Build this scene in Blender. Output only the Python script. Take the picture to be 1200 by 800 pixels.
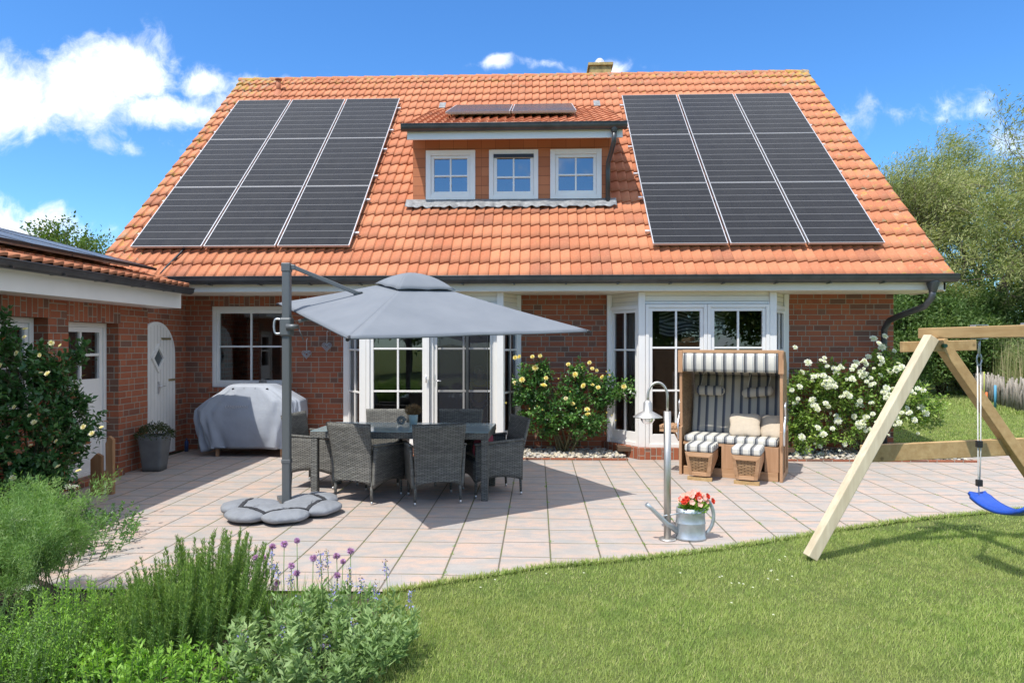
import bpy, bmesh, math, random
import numpy as np
from mathutils import Vector, Matrix
random.seed(7); rng = np.random.default_rng(11)
PI = math.pi
scn = bpy.context.scene
for o in list(bpy.data.objects): bpy.data.objects.remove(o)

# ------------------------------------------------------------------ camera
cam = bpy.data.cameras.new('camera'); camo = bpy.data.objects.new('camera', cam)
scn.collection.objects.link(camo); scn.camera = camo
camo.location = (0, 0, 1.7); camo.rotation_euler = (PI/2, 0, math.atan(30/800))
cam.lens = 24; cam.sensor_width = 36; cam.shift_y = 0.0025
cam.clip_start = .05; cam.clip_end = 3000
SUN = Vector((-.314, -.442, 1)).normalized()
# ------------------------------------------------------------------ node helper
class NT:
    def __init__(s, nt): s.nt = nt; s.n = nt.nodes; s.l = nt.links; s.n.clear()
    def new(s, t, **k):
        n = s.n.new(t)
        for a, b in k.items(): setattr(n, a, b)
        return n
    def put(s, sock, v):
        if hasattr(v, 'links') or isinstance(v, bpy.types.NodeSocket): s.l.new(v, sock)
        else:
            if hasattr(sock.default_value, '__len__') and not hasattr(v, '__len__'): v = (v,)*len(sock.default_value)
            if hasattr(v, '__len__') and len(sock.default_value) == 4 and len(v) == 3: v = (*v, 1)
            sock.default_value = v
    def m(s, op, a, b=None, c=None):
        n = s.new('ShaderNodeMath', operation=op)
        s.put(n.inputs[0], a)
        if b is not None: s.put(n.inputs[1], b)
        if c is not None: s.put(n.inputs[2], c)
        return n.outputs[0]
    def vm(s, op, a, b=None):
        n = s.new('ShaderNodeVectorMath', operation=op); s.put(n.inputs[0], a)
        if b is not None: s.put(n.inputs[1], b)
        return n.outputs[0]
    def xyz(s, x, y=0., z=0.):
        n = s.new('ShaderNodeCombineXYZ'); s.put(n.inputs[0], x); s.put(n.inputs[1], y); s.put(n.inputs[2], z); return n.outputs[0]
    def sep(s, v):
        n = s.new('ShaderNodeSeparateXYZ'); s.l.new(v, n.inputs[0]); return n.outputs
    def noise(s, v, scale=5, detail=4, rough=.55, out=0):
        n = s.new('ShaderNodeTexNoise'); s.l.new(v, n.inputs['Vector']); n.inputs['Scale'].default_value = scale
        n.inputs['Detail'].default_value = detail; n.inputs['Roughness'].default_value = rough; return n.outputs[out]
    def white(s, v, out=0):
        n = s.new('ShaderNodeTexWhiteNoise', noise_dimensions='3D'); s.l.new(v, n.inputs['Vector']); return n.outputs[out]
    def mix(s, f, a, b, mode='MIX'):
        n = s.new('ShaderNodeMix', data_type='RGBA', blend_type=mode)
        s.put(n.inputs[0], f); s.put(n.inputs[6], a); s.put(n.inputs[7], b); return n.outputs[2]
    def ramp(s, f, stops, interp='LINEAR'):
        n = s.new('ShaderNodeValToRGB'); s.put(n.inputs[0], f); cr = n.color_ramp; cr.interpolation = interp
        while len(cr.elements) < len(stops): cr.elements.new(.5)
        for e, (p, c) in zip(cr.elements, stops):
            e.position = p; e.color = (*c, 1) if hasattr(c, '__len__') else (c, c, c, 1)
        return n.outputs[0]
    def mr(s, v, a, b, c=0., d=1., smooth=False):
        n = s.new('ShaderNodeMapRange'); s.put(n.inputs[0], v)
        if smooth: n.interpolation_type = 'SMOOTHSTEP'
        for i, q in enumerate((a, b, c, d)): s.put(n.inputs[i+1], q)
        return n.outputs[0]
    def bump(s, h, dist=.01, strength=1., normal=None):
        n = s.new('ShaderNodeBump'); s.put(n.inputs['Height'], h); n.inputs['Distance'].default_value = dist
        n.inputs['Strength'].default_value = strength
        if normal is not None: s.l.new(normal, n.inputs['Normal'])
        return n.outputs[0]
    def coord(s, k='Object'): return s.new('ShaderNodeTexCoord').outputs[k]
    def bsdf(s, col, rough=.6, metal=0., normal=None, spec=.5, out=True):
        b = s.new('ShaderNodeBsdfPrincipled'); s.put(b.inputs['Base Color'], col); s.put(b.inputs['Roughness'], rough)
        s.put(b.inputs['Metallic'], metal); b.inputs['Specular IOR Level'].default_value = spec
        if normal is not None: s.l.new(normal, b.inputs['Normal'])
        if out: s.out(b.outputs[0])
        return b.outputs[0]
    def out(s, sh):
        o = s.new('ShaderNodeOutputMaterial'); s.l.new(sh, o.inputs[0])
def mat(name):
    m = bpy.data.materials.new(name); m.use_nodes = True; return m, NT(m.node_tree)

# ------------------------------------------------------------------ world
w = bpy.data.worlds.new('World'); scn.world = w; w.use_nodes = True
T = NT(w.node_tree)
sky = T.new('ShaderNodeTexSky', sky_type='NISHITA'); sky.sun_disc = False
sky.sun_elevation = math.asin(SUN.z); sky.sun_rotation = math.atan2(SUN.x, SUN.y)
sky.air_density = 1.0; sky.dust_density = .3; sky.ozone_density = 2.5; sky.altitude = 0
hs = T.new('ShaderNodeHueSaturation'); T.l.new(sky.outputs[0], hs.inputs['Color']); hs.inputs['Saturation'].default_value = 1.16
d = T.coord('Generated'); dx, dy, dz = T.sep(d)
ay = T.m('MAXIMUM', T.m('ABSOLUTE', dy), .02)
u = T.m('DIVIDE', dx, ay); v = T.m('DIVIDE', dz, ay)
uv = T.xyz(u, v)
warp = T.noise(uv, 6, 3, .6, out=1)
uvw = T.vm('ADD', uv, T.vm('SCALE', T.vm('SUBTRACT', warp, (.5, .5, .5))))
uvw.node.inputs[1].links[0].from_node.inputs['Scale'].default_value = .10
fb = T.noise(uvw, 10, 11, .66)
fb2 = T.noise(uvw, 3.2, 5, .6)
mask = None
wu, wv, _ = T.sep(uvw)
blobs = [(-.80,.37,.16,.052,1.),(-.70,.385,.11,.062,1.),(-.62,.405,.07,.05,.9),(-.56,.352,.13,.028,.8),(-.50,.40,.045,.022,.75),(-.47,.365,.09,.04,.5),
         (-.80,.175,.12,.035,.8),(-.64,.30,.05,.018,.45),(-.52,.315,.07,.03,.35),(-.059,.402,.022,.011,.75),(.10,.404,.03,.012,.7),(.0,.404,.14,.008,.4),
         (.455,.325,.06,.024,.42),(.54,.322,.06,.024,.42),(.62,.345,.09,.03,.40),(.7,.30,.1,.03,.4),(-.42,.40,.08,.015,.45),(-1.1,.35,.2,.09,1.)]
for (cx, cy, rx, ry, k) in blobs:
    a = T.m('DIVIDE', T.m('SUBTRACT', wu, cx), rx); b = T.m('DIVIDE', T.m('SUBTRACT', wv, cy), ry)
    q = T.m('MULTIPLY', T.m('EXPONENT', T.m('MULTIPLY', T.m('ADD', T.m('MULTIPLY', a, a), T.m('MULTIPLY', b, b)), -.8)), k)
    mask = q if mask is None else T.m('MAXIMUM', mask, q)
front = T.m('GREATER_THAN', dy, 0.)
hi = T.mr(v, .58, .85, 0, 1); fill_clouds = T.m('MAXIMUM', T.m('MULTIPLY', T.mr(fb2, .47, .62, 0, .85), T.m('SUBTRACT', 1., front)), T.m('MULTIPLY', T.mr(fb2, .36, .54, 0, .9), hi))  # unseen clouds overhead and behind the camera, added to whiten and brighten ambient light
mask = T.m('ADD', T.m('MULTIPLY', mask, front), fill_clouds)
dens = T.m('ADD', T.m('MULTIPLY', mask, 1.05), T.m('MULTIPLY', T.m('SUBTRACT', fb, .5), 2.1))
cl = T.mr(dens, .18, .92, 0, 1, True)
cl = T.m('MULTIPLY', cl, T.mr(mask, .04, .25, 0, 1))
shade = T.mr(T.noise(uvw, 8, 7, .62), .40, .60, 0, 1)
ccol = T.mix(shade, (4.9, 5.3, 6.0), (8.0, 8.1, 8.2))
base = T.mix(1., hs.outputs[0], (.60, .88, 1.12), 'MULTIPLY')
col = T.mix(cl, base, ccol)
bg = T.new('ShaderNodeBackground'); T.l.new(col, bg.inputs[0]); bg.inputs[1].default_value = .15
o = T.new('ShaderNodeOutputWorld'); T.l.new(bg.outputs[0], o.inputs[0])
# ------------------------------------------------------------------ sun, view
sl = bpy.data.lights.new('sun', 'SUN'); sl.energy = 3.75; sl.angle = math.radians(.53); sl.color = (1, .955, .88)
so = bpy.data.objects.new('sun', sl); scn.collection.objects.link(so)
so.rotation_euler = SUN.to_track_quat('Z', 'Y').to_euler(); so.location = (-10, -14, 30)
scn.view_settings.view_transform = 'Standard'; scn.view_settings.look = 'None'
scn.view_settings.exposure = .50; scn.view_settings.gamma = 1
scn.render.engine = 'CYCLES'
scn.cycles.max_bounces = 8; scn.cycles.transparent_max_bounces = 12

# ------------------------------------------------------------------ mesh helpers
COL = scn.collection
class MB:
    def __init__(s): s.v = []; s.f = []; s.mi = []; s.uv = None; s.sm = []
    def add(s, vs, fs, mi=0, smooth=False):
        b = len(s.v); s.v += [tuple(p) for p in vs]; s.f += [tuple(i+b for i in f) for f in fs]
        s.mi += [mi]*len(fs); s.sm += [smooth]*len(fs); return s
    def box(s, x0, x1, y0, y1, z0, z1, mi=0):
        v = [(x0,y0,z0),(x1,y0,z0),(x1,y1,z0),(x0,y1,z0),(x0,y0,z1),(x1,y0,z1),(x1,y1,z1),(x0,y1,z1)]
        return s.add(v, [(0,3,2,1),(4,5,6,7),(0,1,5,4),(1,2,6,5),(2,3,7,6),(3,0,4,7)], mi)
    def obox(s, o, ax, ay, az, mi=0):
        o, ax, ay, az = map(Vector, (o, ax, ay, az))
        v = [o, o+ax, o+ax+ay, o+ay, o+az, o+ax+az, o+ax+ay+az, o+ay+az]
        fs = [(0,3,2,1),(4,5,6,7),(0,1,5,4),(1,2,6,5),(2,3,7,6),(3,0,4,7)]
        if ax.cross(ay).dot(az) < 0: fs = [f[::-1] for f in fs]
        return s.add(v, fs, mi)
    def beam(s, p, q, w, h, up=(0,0,1), mi=0):
        p, q = Vector(p), Vector(q); d = (q-p); a = d.normalized().cross(Vector(up))
        a = a.normalized() if a.length > 1e-5 else Vector((1,0,0)); b = a.cross(d.normalized()).normalized()
        return s.obox(p-a*w/2-b*h/2, a*w, b*h, d, mi)
    def prism(s, poly, off, mi=0):
        off = Vector(off); n = len(poly); v = [Vector(p) for p in poly]; nn = Vector((0,0,0))
        for i in range(n): nn += v[i].cross(v[(i+1) % n])
        if nn.dot(off) > 0: v = v[::-1]
        return s.add(v+[p+off for p in v], [tuple(range(n))]+[tuple(range(2*n-1, n-1, -1))]+[(i, i+n, (i+1) % n+n, (i+1) % n) for i in range(n)], mi)
    def tube(s, path, r, seg=10, mi=0, cap=True, smooth=True):
        P = [Vector(p) for p in path]; n = len(P); R = r if hasattr(r, '__len__') else [r]*n
        vs = []; a = None
        for i in range(n):
            t = (P[min(i+1, n-1)]-P[max(i-1, 0)]).normalized()
            if a is None:
                a = t.cross(Vector((0,0,1)));
                if a.length < .05: a = t.cross(Vector((1,0,0)))
                a.normalize()
            else: a = (a-t*a.dot(t)).normalized()
            b = t.cross(a)
            vs += [P[i]+(a*math.cos(2*PI*k/seg)+b*math.sin(2*PI*k/seg))*R[i] for k in range(seg)]
        fs = [(i*seg+k, i*seg+(k+1) % seg, (i+1)*seg+(k+1) % seg, (i+1)*seg+k) for i in range(n-1) for k in range(seg)]
        s.add(vs, fs, mi, smooth)
        if cap:
            b = len(s.v)-len(vs); s.f += [tuple(b+k for k in range(seg-1, -1, -1)), tuple(b+(n-1)*seg+k for k in range(seg))]
            s.mi += [mi]*2; s.sm += [False]*2
        return s
    def lathe(s, prof, c=(0,0,0), seg=24, mi=0, sx=1, sy=1, smooth=True):
        vs = []; n = len(prof)
        for (r, z) in prof: vs += [(c[0]+r*sx*math.cos(2*PI*k/seg), c[1]+r*sy*math.sin(2*PI*k/seg), c[2]+z) for k in range(seg)]
        fs = [(i*seg+k, i*seg+(k+1) % seg, (i+1)*seg+(k+1) % seg, (i+1)*seg+k) for i in range(n-1) for k in range(seg)]
        return s.add(vs, fs, mi, smooth)
    def grid(s, fn, nu, nv, mi=0, smooth=True, closeu=False):
        vs = [fn(i/nu, j/nv) for j in range(nv+1) for i in range(nu+(0 if closeu else 1))]
        W = nu+(0 if closeu else 1)
        fs = [(j*W+i, j*W+(i+1) % W, (j+1)*W+(i+1) % W, (j+1)*W+i) for j in range(nv) for i in range(nu)]
        return s.add(vs, fs, mi, smooth)
    def xform(s, M):
        s.v = [tuple(M @ Vector(p)) for p in s.v]; return s
    def build(s, name, mats, parent=None, uvswap=False, bevel=0, solid=0, sub=0, uvs=None, scaleuv=1.):
        me = bpy.data.meshes.new(name); me.from_pydata(s.v, [], s.f)
        if not isinstance(mats, (list, tuple)): mats = [mats]
        for m in mats: me.materials.append(m)
        me.polygons.foreach_set('material_index', s.mi); me.polygons.foreach_set('use_smooth', s.sm)
        uvl = me.uv_layers.new(name='uv'); me.update()
        if uvs is None:
            nl = len(me.loops); co = np.empty(len(me.vertices)*3); me.vertices.foreach_get('co', co); co = co.reshape(-1, 3)
            vi = np.empty(nl, int); me.loops.foreach_get('vertex_index', vi)
            nr = np.empty(len(me.polygons)*3); me.polygons.foreach_get('normal', nr); nr = np.abs(nr.reshape(-1, 3))
            lt = np.empty(len(me.polygons), int); me.polygons.foreach_get('loop_total', lt)
            ax = np.repeat(np.argmax(nr, 1), lt); c = co[vi]
            U = np.where(ax == 0, c[:, 1], c[:, 0]); V = np.where(ax == 2, c[:, 1], c[:, 2])
            if uvswap: U, V = V, U
        else:
            U, V = uvs(me)
        uvl.data.foreach_set('uv', np.stack([U, V], 1).astype(np.float32).ravel()*scaleuv)
        ob = bpy.data.objects.new(name, me); COL.objects.link(ob)
        if parent is not None: ob.parent = parent
        if solid: q = ob.modifiers.new('s', 'SOLIDIFY'); q.thickness = solid; q.offset = 0
        if bevel: q = ob.modifiers.new('b', 'BEVEL'); q.width = bevel; q.segments = 2; q.limit_method = 'ANGLE'; q.angle_limit = .6
        if sub: q = ob.modifiers.new('u', 'SUBSURF'); q.levels = sub; q.render_levels = sub
        return ob
def npmesh(name, V, F, mats, parent=None, lv=None, smooth=False, mi=None):
    """V (n,3), F (m,k) arrays"""
    me = bpy.data.meshes.new(name); k = F.shape[1]
    me.vertices.add(len(V)); me.vertices.foreach_set('co', V.astype(np.float32).ravel())
    me.loops.add(F.size); me.loops.foreach_set('vertex_index', F.astype(np.int32).ravel())
    me.polygons.add(len(F)); me.polygons.foreach_set('loop_start', np.arange(0, F.size, k, dtype=np.int32))
    me.polygons.foreach_set('loop_total', np.full(len(F), k, dtype=np.int32))
    for m in (mats if isinstance(mats, (list, tuple)) else [mats]): me.materials.append(m)
    if mi is not None: me.polygons.foreach_set('material_index', mi.astype(np.int32))
    if smooth: me.polygons.foreach_set('use_smooth', np.ones(len(F), bool))
    if lv is not None:
        a = me.attributes.new('lv', 'FLOAT', 'POINT'); a.data.foreach_set('value', lv.astype(np.float32))
    me.update(); me.validate()
    ob = bpy.data.objects.new(name, me); COL.objects.link(ob)
    if parent is not None: ob.parent = parent
    return ob
def tag(o, label=None, cat=None, group=None, kind=None):
    if label: o['label'] = label
    if cat: o['category'] = cat
    if group: o['group'] = group
    if kind: o['kind'] = kind
    return o
def thing(name, label, cat, group=None, loc=(0,0,0), rz=0):
    o = bpy.data.objects.new(name, None); COL.objects.link(o); o.empty_display_size = .2
    o.location = loc; o.rotation_euler = (0, 0, rz); return tag(o, label, cat, group)
def kids(o): return list(o.children)
def settle(root):
    """parts were built in world coordinates under a root at the origin: move the root to the base of the thing"""
    bpy.context.view_layer.update()
    allm = []
    def walk(x):
        if x.type == 'MESH': allm.append(x)
        for c in x.children: walk(c)
    walk(root); allm = [x for x in allm if x.location.length < 1e-6]; lo = np.full(3, 1e9); hi = -lo; co = {}
    for x in allm:
        me = x.data
        if me.name in co: continue
        a = np.empty(len(me.vertices)*3, np.float32); me.vertices.foreach_get('co', a); a = a.reshape(-1, 3); co[me.name] = (me, a)
        lo = np.minimum(lo, a.min(0)); hi = np.maximum(hi, a.max(0))
    b = np.array([(lo[0]+hi[0])/2, (lo[1]+hi[1])/2, lo[2]], np.float32)
    moved = set()
    def shift(x, top):
        placed = x.location.length > 1e-6
        if placed:
            if top: x.location = x.location-Vector([float(q) for q in b])
            return
        if x.type == 'MESH' and x.data.name not in moved:
            moved.add(x.data.name); me, a = co[x.data.name]; me.vertices.foreach_set('co', (a-b).ravel()); me.update()
        for c in x.children: shift(c, True)
    for c in root.children: shift(c, True)
    if root.type == 'MESH': me, a = co[root.data.name]; me.vertices.foreach_set('co', (a-b).ravel()); me.update()
    root.location = [float(q) for q in b]
    return root
def copy_tree(o, parent=None):
    c = o.copy(); COL.objects.link(c); c.parent = parent
    for ch in list(o.children): copy_tree(ch, c)
    return c
def unit(a): return a/np.maximum(np.linalg.norm(a, axis=-1, keepdims=True), 1e-9)
def rand_dirs(n): return unit(rng.normal(size=(n, 3)))
def leaves(P, D, L, W, fold=.25, Nn=None):
    """two-triangle folded leaves: base P, direction D, length L, width W"""
    n = len(P); D = unit(D); Nn = rand_dirs(n) if Nn is None else Nn
    S = unit(np.cross(D, Nn)); U = np.cross(S, D)
    L = np.broadcast_to(np.asarray(L, float), (n,))[:, None]; W = np.broadcast_to(np.asarray(W, float), (n,))[:, None]
    mid = P+D*L*.45
    V = np.stack([P, mid+S*W/2+U*W*fold, P+D*L, mid-S*W/2+U*W*fold], 1).reshape(-1, 3)
    b = np.arange(n)[:, None]*4
    F = np.concatenate([b+np.array([[0, 1, 2]]), b+np.array([[0, 2, 3]])])
    return V, F
def merge(parts):
    Vs, Fs, lv, mi, o = [], [], [], [], 0
    for V, F, l, m in parts:
        Vs.append(V); Fs.append(F+o); o += len(V)
        lv.append(np.broadcast_to(l, (len(V),)) if np.ndim(l) == 0 else l); mi.append(np.full(len(F), m))
    return np.concatenate(Vs), np.concatenate(Fs), np.concatenate(lv), np.concatenate(mi)
def lvleaf(n, bias=None):
    a = rng.random(n) if bias is None else np.clip(bias+rng.normal(0, .15, n), 0, 1)
    return np.repeat(a, 4)
def twigs(segs, seg=5):
    """segs: list of (p,q,r0,r1) -> tri mesh arrays"""
    p = np.array([s[0] for s in segs]); q = np.array([s[1] for s in segs]); r0 = np.array([s[2] for s in segs]); r1 = np.array([s[3] for s in segs])
    d = unit(q-p); a = unit(np.cross(d, np.where(np.abs(d[:, 2:]) > .9, np.array([[1., 0, 0]]), np.array([[0, 0, 1.]])))); b = np.cross(d, a)
    th = np.arange(seg)*2*PI/seg
    ring = a[:, None]*np.cos(th)[None, :, None]+b[:, None]*np.sin(th)[None, :, None]
    V = np.concatenate([p[:, None]+ring*r0[:, None, None], q[:, None]+ring*r1[:, None, None]], 1)
    n = len(p); k = np.arange(seg); k2 = (k+1) % seg
    f = np.concatenate([np.stack([k, k2, seg+k2], 1), np.stack([k, seg+k2, seg+k], 1)])
    F = (np.arange(n)[:, None, None]*2*seg+f[None]).reshape(-1, 3)
    return V.reshape(-1, 3), F
# ------------------------------------------------------------------ materials
def simple(name, col, rough=.6, metal=0., nscale=0, namp=.12, bump=0., bscale=40, spec=.5):
    m, N = mat(name); c = N.coord()
    cc = col
    if nscale:
        f = N.noise(c, nscale, 5, .6); cc = N.mix(N.mr(f, .3, .7), tuple(q*(1-namp) for q in col), tuple(min(1, q*(1+namp)) for q in col))
    nm = N.bump(N.noise(c, bscale, 4), bump) if bump else None
    N.bsdf(cc, rough, metal, nm, spec); return m
def brickmat():
    m, N = mat('brick'); uv = N.new('ShaderNodeUVMap').outputs[0]; U, V, _ = N.sep(uv)
    row = N.m('FLOOR', N.m('DIVIDE', V, .083)); fv = N.m('FRACT', N.m('DIVIDE', V, .083))
    r = N.white(N.xyz(row, 3.3, 1.7))
    uu = N.m('ADD', N.m('DIVIDE', U, .37), N.m('MULTIPLY', N.m('ROUND', N.m('MULTIPLY', r, 6.)), 1/6.))
    cell = N.m('FLOOR', uu); fu = N.m('FRACT', uu)
    r2 = N.white(N.xyz(cell, row, 9.1))
    hd = N.m('GREATER_THAN', fu, .665)                       # header after each stretcher
    both = N.m('ADD', N.m('MULTIPLY', cell, 2.), hd)
    idv = N.xyz(both, row, .5); rc = N.white(idv); rc2 = N.white(N.xyz(both, row, 7.5))
    # distance to joints in metres
    dl = N.m('MULTIPLY', fu, .37); dm = N.m('MULTIPLY', N.m('ABSOLUTE', N.m('SUBTRACT', fu, .665)), .37); dr = N.m('MULTIPLY', N.m('SUBTRACT', 1., fu), .37)
    du = N.m('MINIMUM', N.m('MINIMUM', dl, dr), dm)
    dv = N.m('MULTIPLY', N.m('MINIMUM', fv, N.m('SUBTRACT', 1., fv)), .083)
    wob = N.m('MULTIPLY', N.m('SUBTRACT', N.noise(N.xyz(U, V), 60, 3), .5), .006)
    e = N.m('ADD', N.m('MINIMUM', du, dv), wob)
    bm = N.mr(e, .004, .0075, 0, 1)
    c = N.ramp(rc, [(0, (.30,.090,.046)), (.30, (.35,.108,.052)), (.55, (.395,.130,.062)), (.80, (.32,.098,.050)), (.84, (.17,.080,.055)), (.92, (.20,.11,.078)), (1., (.14,.08,.06))])
    nz = N.noise(N.xyz(U, V), 26, 5, .65)
    c = N.mix(N.mr(nz, .35, .75, 0, .35), c, (.14,.06,.04))
    c = N.mix(N.m('MULTIPLY', rc2, .25), c, (.33,.11,.06))
    mort = N.mix(N.noise(N.xyz(U, V), 9, 4), (.27,.235,.185), (.40,.35,.28))
    col = N.mix(bm, mort, c)
    h = N.m('ADD', N.m('MULTIPLY', bm, 1.), N.m('MULTIPLY', nz, .35))
    N.bsdf(col, .82, 0, N.bump(h, .006, .9), .3); return m
def tilemat():
    m, N = mat('roof_tile'); uv = N.new('ShaderNodeUVMap').outputs[0]; U, V, _ = N.sep(uv)
    iu = N.m('FLOOR', U); iv = N.m('FLOOR', V); pair = N.m('FLOOR', N.m('DIVIDE', U, 2.))
    r = N.white(N.xyz(pair, iv, 2.2)); P = N.coord()
    c = N.ramp(r, [(0, (.42,.145,.07)), (.35, (.48,.180,.088)), (.7, (.53,.212,.107)), (.9, (.45,.165,.082)), (1, (.35,.135,.075))])
    n1 = N.noise(P, 2.2, 6, .65); c = N.mix(N.mr(n1, .42, .75, 0, .45), c, (.36,.13,.07))
    n2 = N.noise(P, 34, 5, .7); c = N.mix(N.mr(n2, .52, .75, 0, .5), c, (.62,.30,.165))
    px, py, pz = N.sep(N.new('ShaderNodeNewGeometry').outputs['Position'])
    edge = N.m('ADD', N.mr(N.m('ABSOLUTE', N.m('ADD', px, .41)), 4.9, 6.3), N.mr(pz, 6.9, 7.7))
    n3 = N.noise(P, 9, 7, .75); lf = N.mr(N.m('ADD', n3, N.m('MULTIPLY', edge, .11)), .635, .70, 0, .8)
    lc = N.mix(N.mr(N.noise(P, 5, 2), .45, .6), (.42,.30,.05), (.30,.29,.22))
    c = N.mix(lf, c, lc); st_ = N.noise(N.vm('MULTIPLY', P, (7., .8, .8)), 1., 5, .7); c = N.mix(N.mr(st_, .52, .72, 0, .38), c, (.27,.11,.06))
    d = N.mr(N.noise(P, 20, 6, .7), .6, .8, 0, .6); c = N.mix(d, c, (.19,.085,.05))
    N.bsdf(c, .78, 0, N.bump(N.noise(P, 90, 4), .002), .3); return m
def pavermat():
    m, N = mat('paver'); P = N.coord('Object'); x, y, z = N.sep(P)
    cu = N.m('ADD', N.m('DIVIDE', N.m('ADD', x, 100*.4-.104), .4), 0.); iu = N.m('FLOOR', cu); fu = N.m('FRACT', cu)
    off = N.m('MULTIPLY', N.white(N.xyz(iu, 4.1, 0)), .12)
    cv = N.m('ADD', N.m('DIVIDE', N.m('ADD', y, 40.05), .41), off); iv = N.m('FLOOR', cv); fv = N.m('FRACT', cv)
    du = N.m('MULTIPLY', N.m('MINIMUM', fu, N.m('SUBTRACT', 1., fu)), .4); dv = N.m('MULTIPLY', N.m('MINIMUM', fv, N.m('SUBTRACT', 1., fv)), .41)
    nz = N.noise(P, 30, 4); wob = N.m('MULTIPLY', N.m('SUBTRACT', nz, .5), .005)
    e = N.m('ADD', N.m('MINIMUM', N.m('SUBTRACT', du, .0012), dv), wob); slab = N.mr(e, .0028, .006)
    rc = N.white(N.xyz(iu, iv, 1.)); c = N.ramp(rc, [(0, (.41,.365,.33)), (.35, (.45,.375,.335)), (.6, (.385,.365,.345)), (.85, (.47,.38,.33)), (1, (.35,.34,.325))])
    sp = N.vm('ADD', P, N.xyz(N.m('MULTIPLY', rc, 7.), N.m('MULTIPLY', rc, 3.), 0)); st = N.vm('MULTIPLY', sp, (1.2, 2.2, 1.))
    n1 = N.noise(st, 2.3, 5, .62); c = N.mix(N.mr(n1, .42, .60, 0, .85), c, (.53,.37,.29))
    n2 = N.noise(st, 3.7, 6, .65); c = N.mix(N.mr(n2, .44, .62, 0, .85), c, (.32,.32,.315))
    n3 = N.noise(P, 75, 5, .7); c = N.mix(N.mr(n3, .42, .72, 0, .5), c, (.27,.245,.22))
    dirt = N.mr(N.noise(P, 1.4, 8, .72), .48, .68, 0, .55); c = N.mix(dirt, c, (.33,.30,.265))
    ed = N.mr(e, .004, .025, .15, 0); c = N.mix(ed, c, (.30,.27,.22))
    jc = N.mix(N.mr(N.noise(P, 3.3, 4), .45, .6), (.16,.14,.11), (.13,.15,.05)); c = N.mix(slab, jc, c)
    N.bsdf(c, .8, 0, N.bump(N.m('ADD', slab, N.m('MULTIPLY', n3, .25)), .005), .3); return m
def leafmat(name, stops, trans=.35, rough=.45, spec=.35):
    m, N = mat(name); a = N.new('ShaderNodeAttribute', attribute_name='lv').outputs['Fac']
    c = N.ramp(a, stops); nz = N.noise(N.coord(), 1.6, 3)
    c = N.mix(N.mr(nz, .35, .7, 0, .45), c, tuple(q*.62 for q in stops[0][1]))
    b = N.bsdf(c, rough, 0, None, spec, out=False)
    t = N.new('ShaderNodeBsdfTranslucent'); N.put(t.inputs[0], N.mix(1., c, (1.25, 1.35, .6), 'MULTIPLY'))
    mx = N.new('ShaderNodeMixShader'); mx.inputs[0].default_value = trans; N.l.new(b, mx.inputs[1]); N.l.new(t.outputs[0], mx.inputs[2])
    N.out(mx.outputs[0]); return m
def glassmat(name, tint=(.75,.78,.78), ior=2.1, rough=0.):
    m, N = mat(name); f = N.new('ShaderNodeFresnel'); f.inputs[0].default_value = ior
    g = N.new('ShaderNodeBsdfGlossy'); g.inputs['Roughness'].default_value = rough; g.inputs[0].default_value = (.95,.97,1,1)
    nm = N.bump(N.noise(N.coord(), 1.3, 1), .01, .25); N.l.new(nm, g.inputs['Normal'])
    t = N.new('ShaderNodeBsdfTransparent'); t.inputs[0].default_value = (*tint, 1)
    mx = N.new('ShaderNodeMixShader'); N.l.new(f.outputs[0], mx.inputs[0]); N.l.new(t.outputs[0], mx.inputs[1]); N.l.new(g.outputs[0], mx.inputs[2])
    N.out(mx.outputs[0]); return m
def panelmat():
    m, N = mat('solar_cells'); uv = N.new('ShaderNodeUVMap').outputs[0]; U, V, _ = N.sep(uv)   # u 0..6, v 0..9
    fu = N.m('FRACT', U); fv = N.m('FRACT', V)
    ln = N.m('GREATER_THAN', N.m('ABSOLUTE', N.m('SUBTRACT', fv, .5)), .478)
    bb = N.m('FRACT', N.m('MULTIPLY', fu, 9.)); bus = N.m('MULTIPLY', N.m('LESS_THAN', bb, .10), .10)
    cg = N.m('MULTIPLY', N.m('LESS_THAN', fu, .02), .05)
    hc = N.m('MULTIPLY', N.m('LESS_THAN', N.m('ABSOLUTE', N.m('SUBTRACT', fv, .5)), .01), .12)
    r = N.white(N.xyz(N.m('FLOOR', U), N.m('FLOOR', V), 0.))
    c = N.mix(r, (.009,.009,.011), (.013,.013,.015))
    c = N.mix(N.m('MULTIPLY', N.m('ADD', N.m('ADD', bus, cg), hc), .6), c, (.25,.26,.28)); c = N.mix(N.m('MULTIPLY', ln, .52), c, (.36,.36,.37))
    dst = N.noise(N.coord(), 3, 4); rg = N.mr(dst, .3, .7, .22, .34)
    b = N.bsdf(c, rg, 0, None, .28); return m
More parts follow.
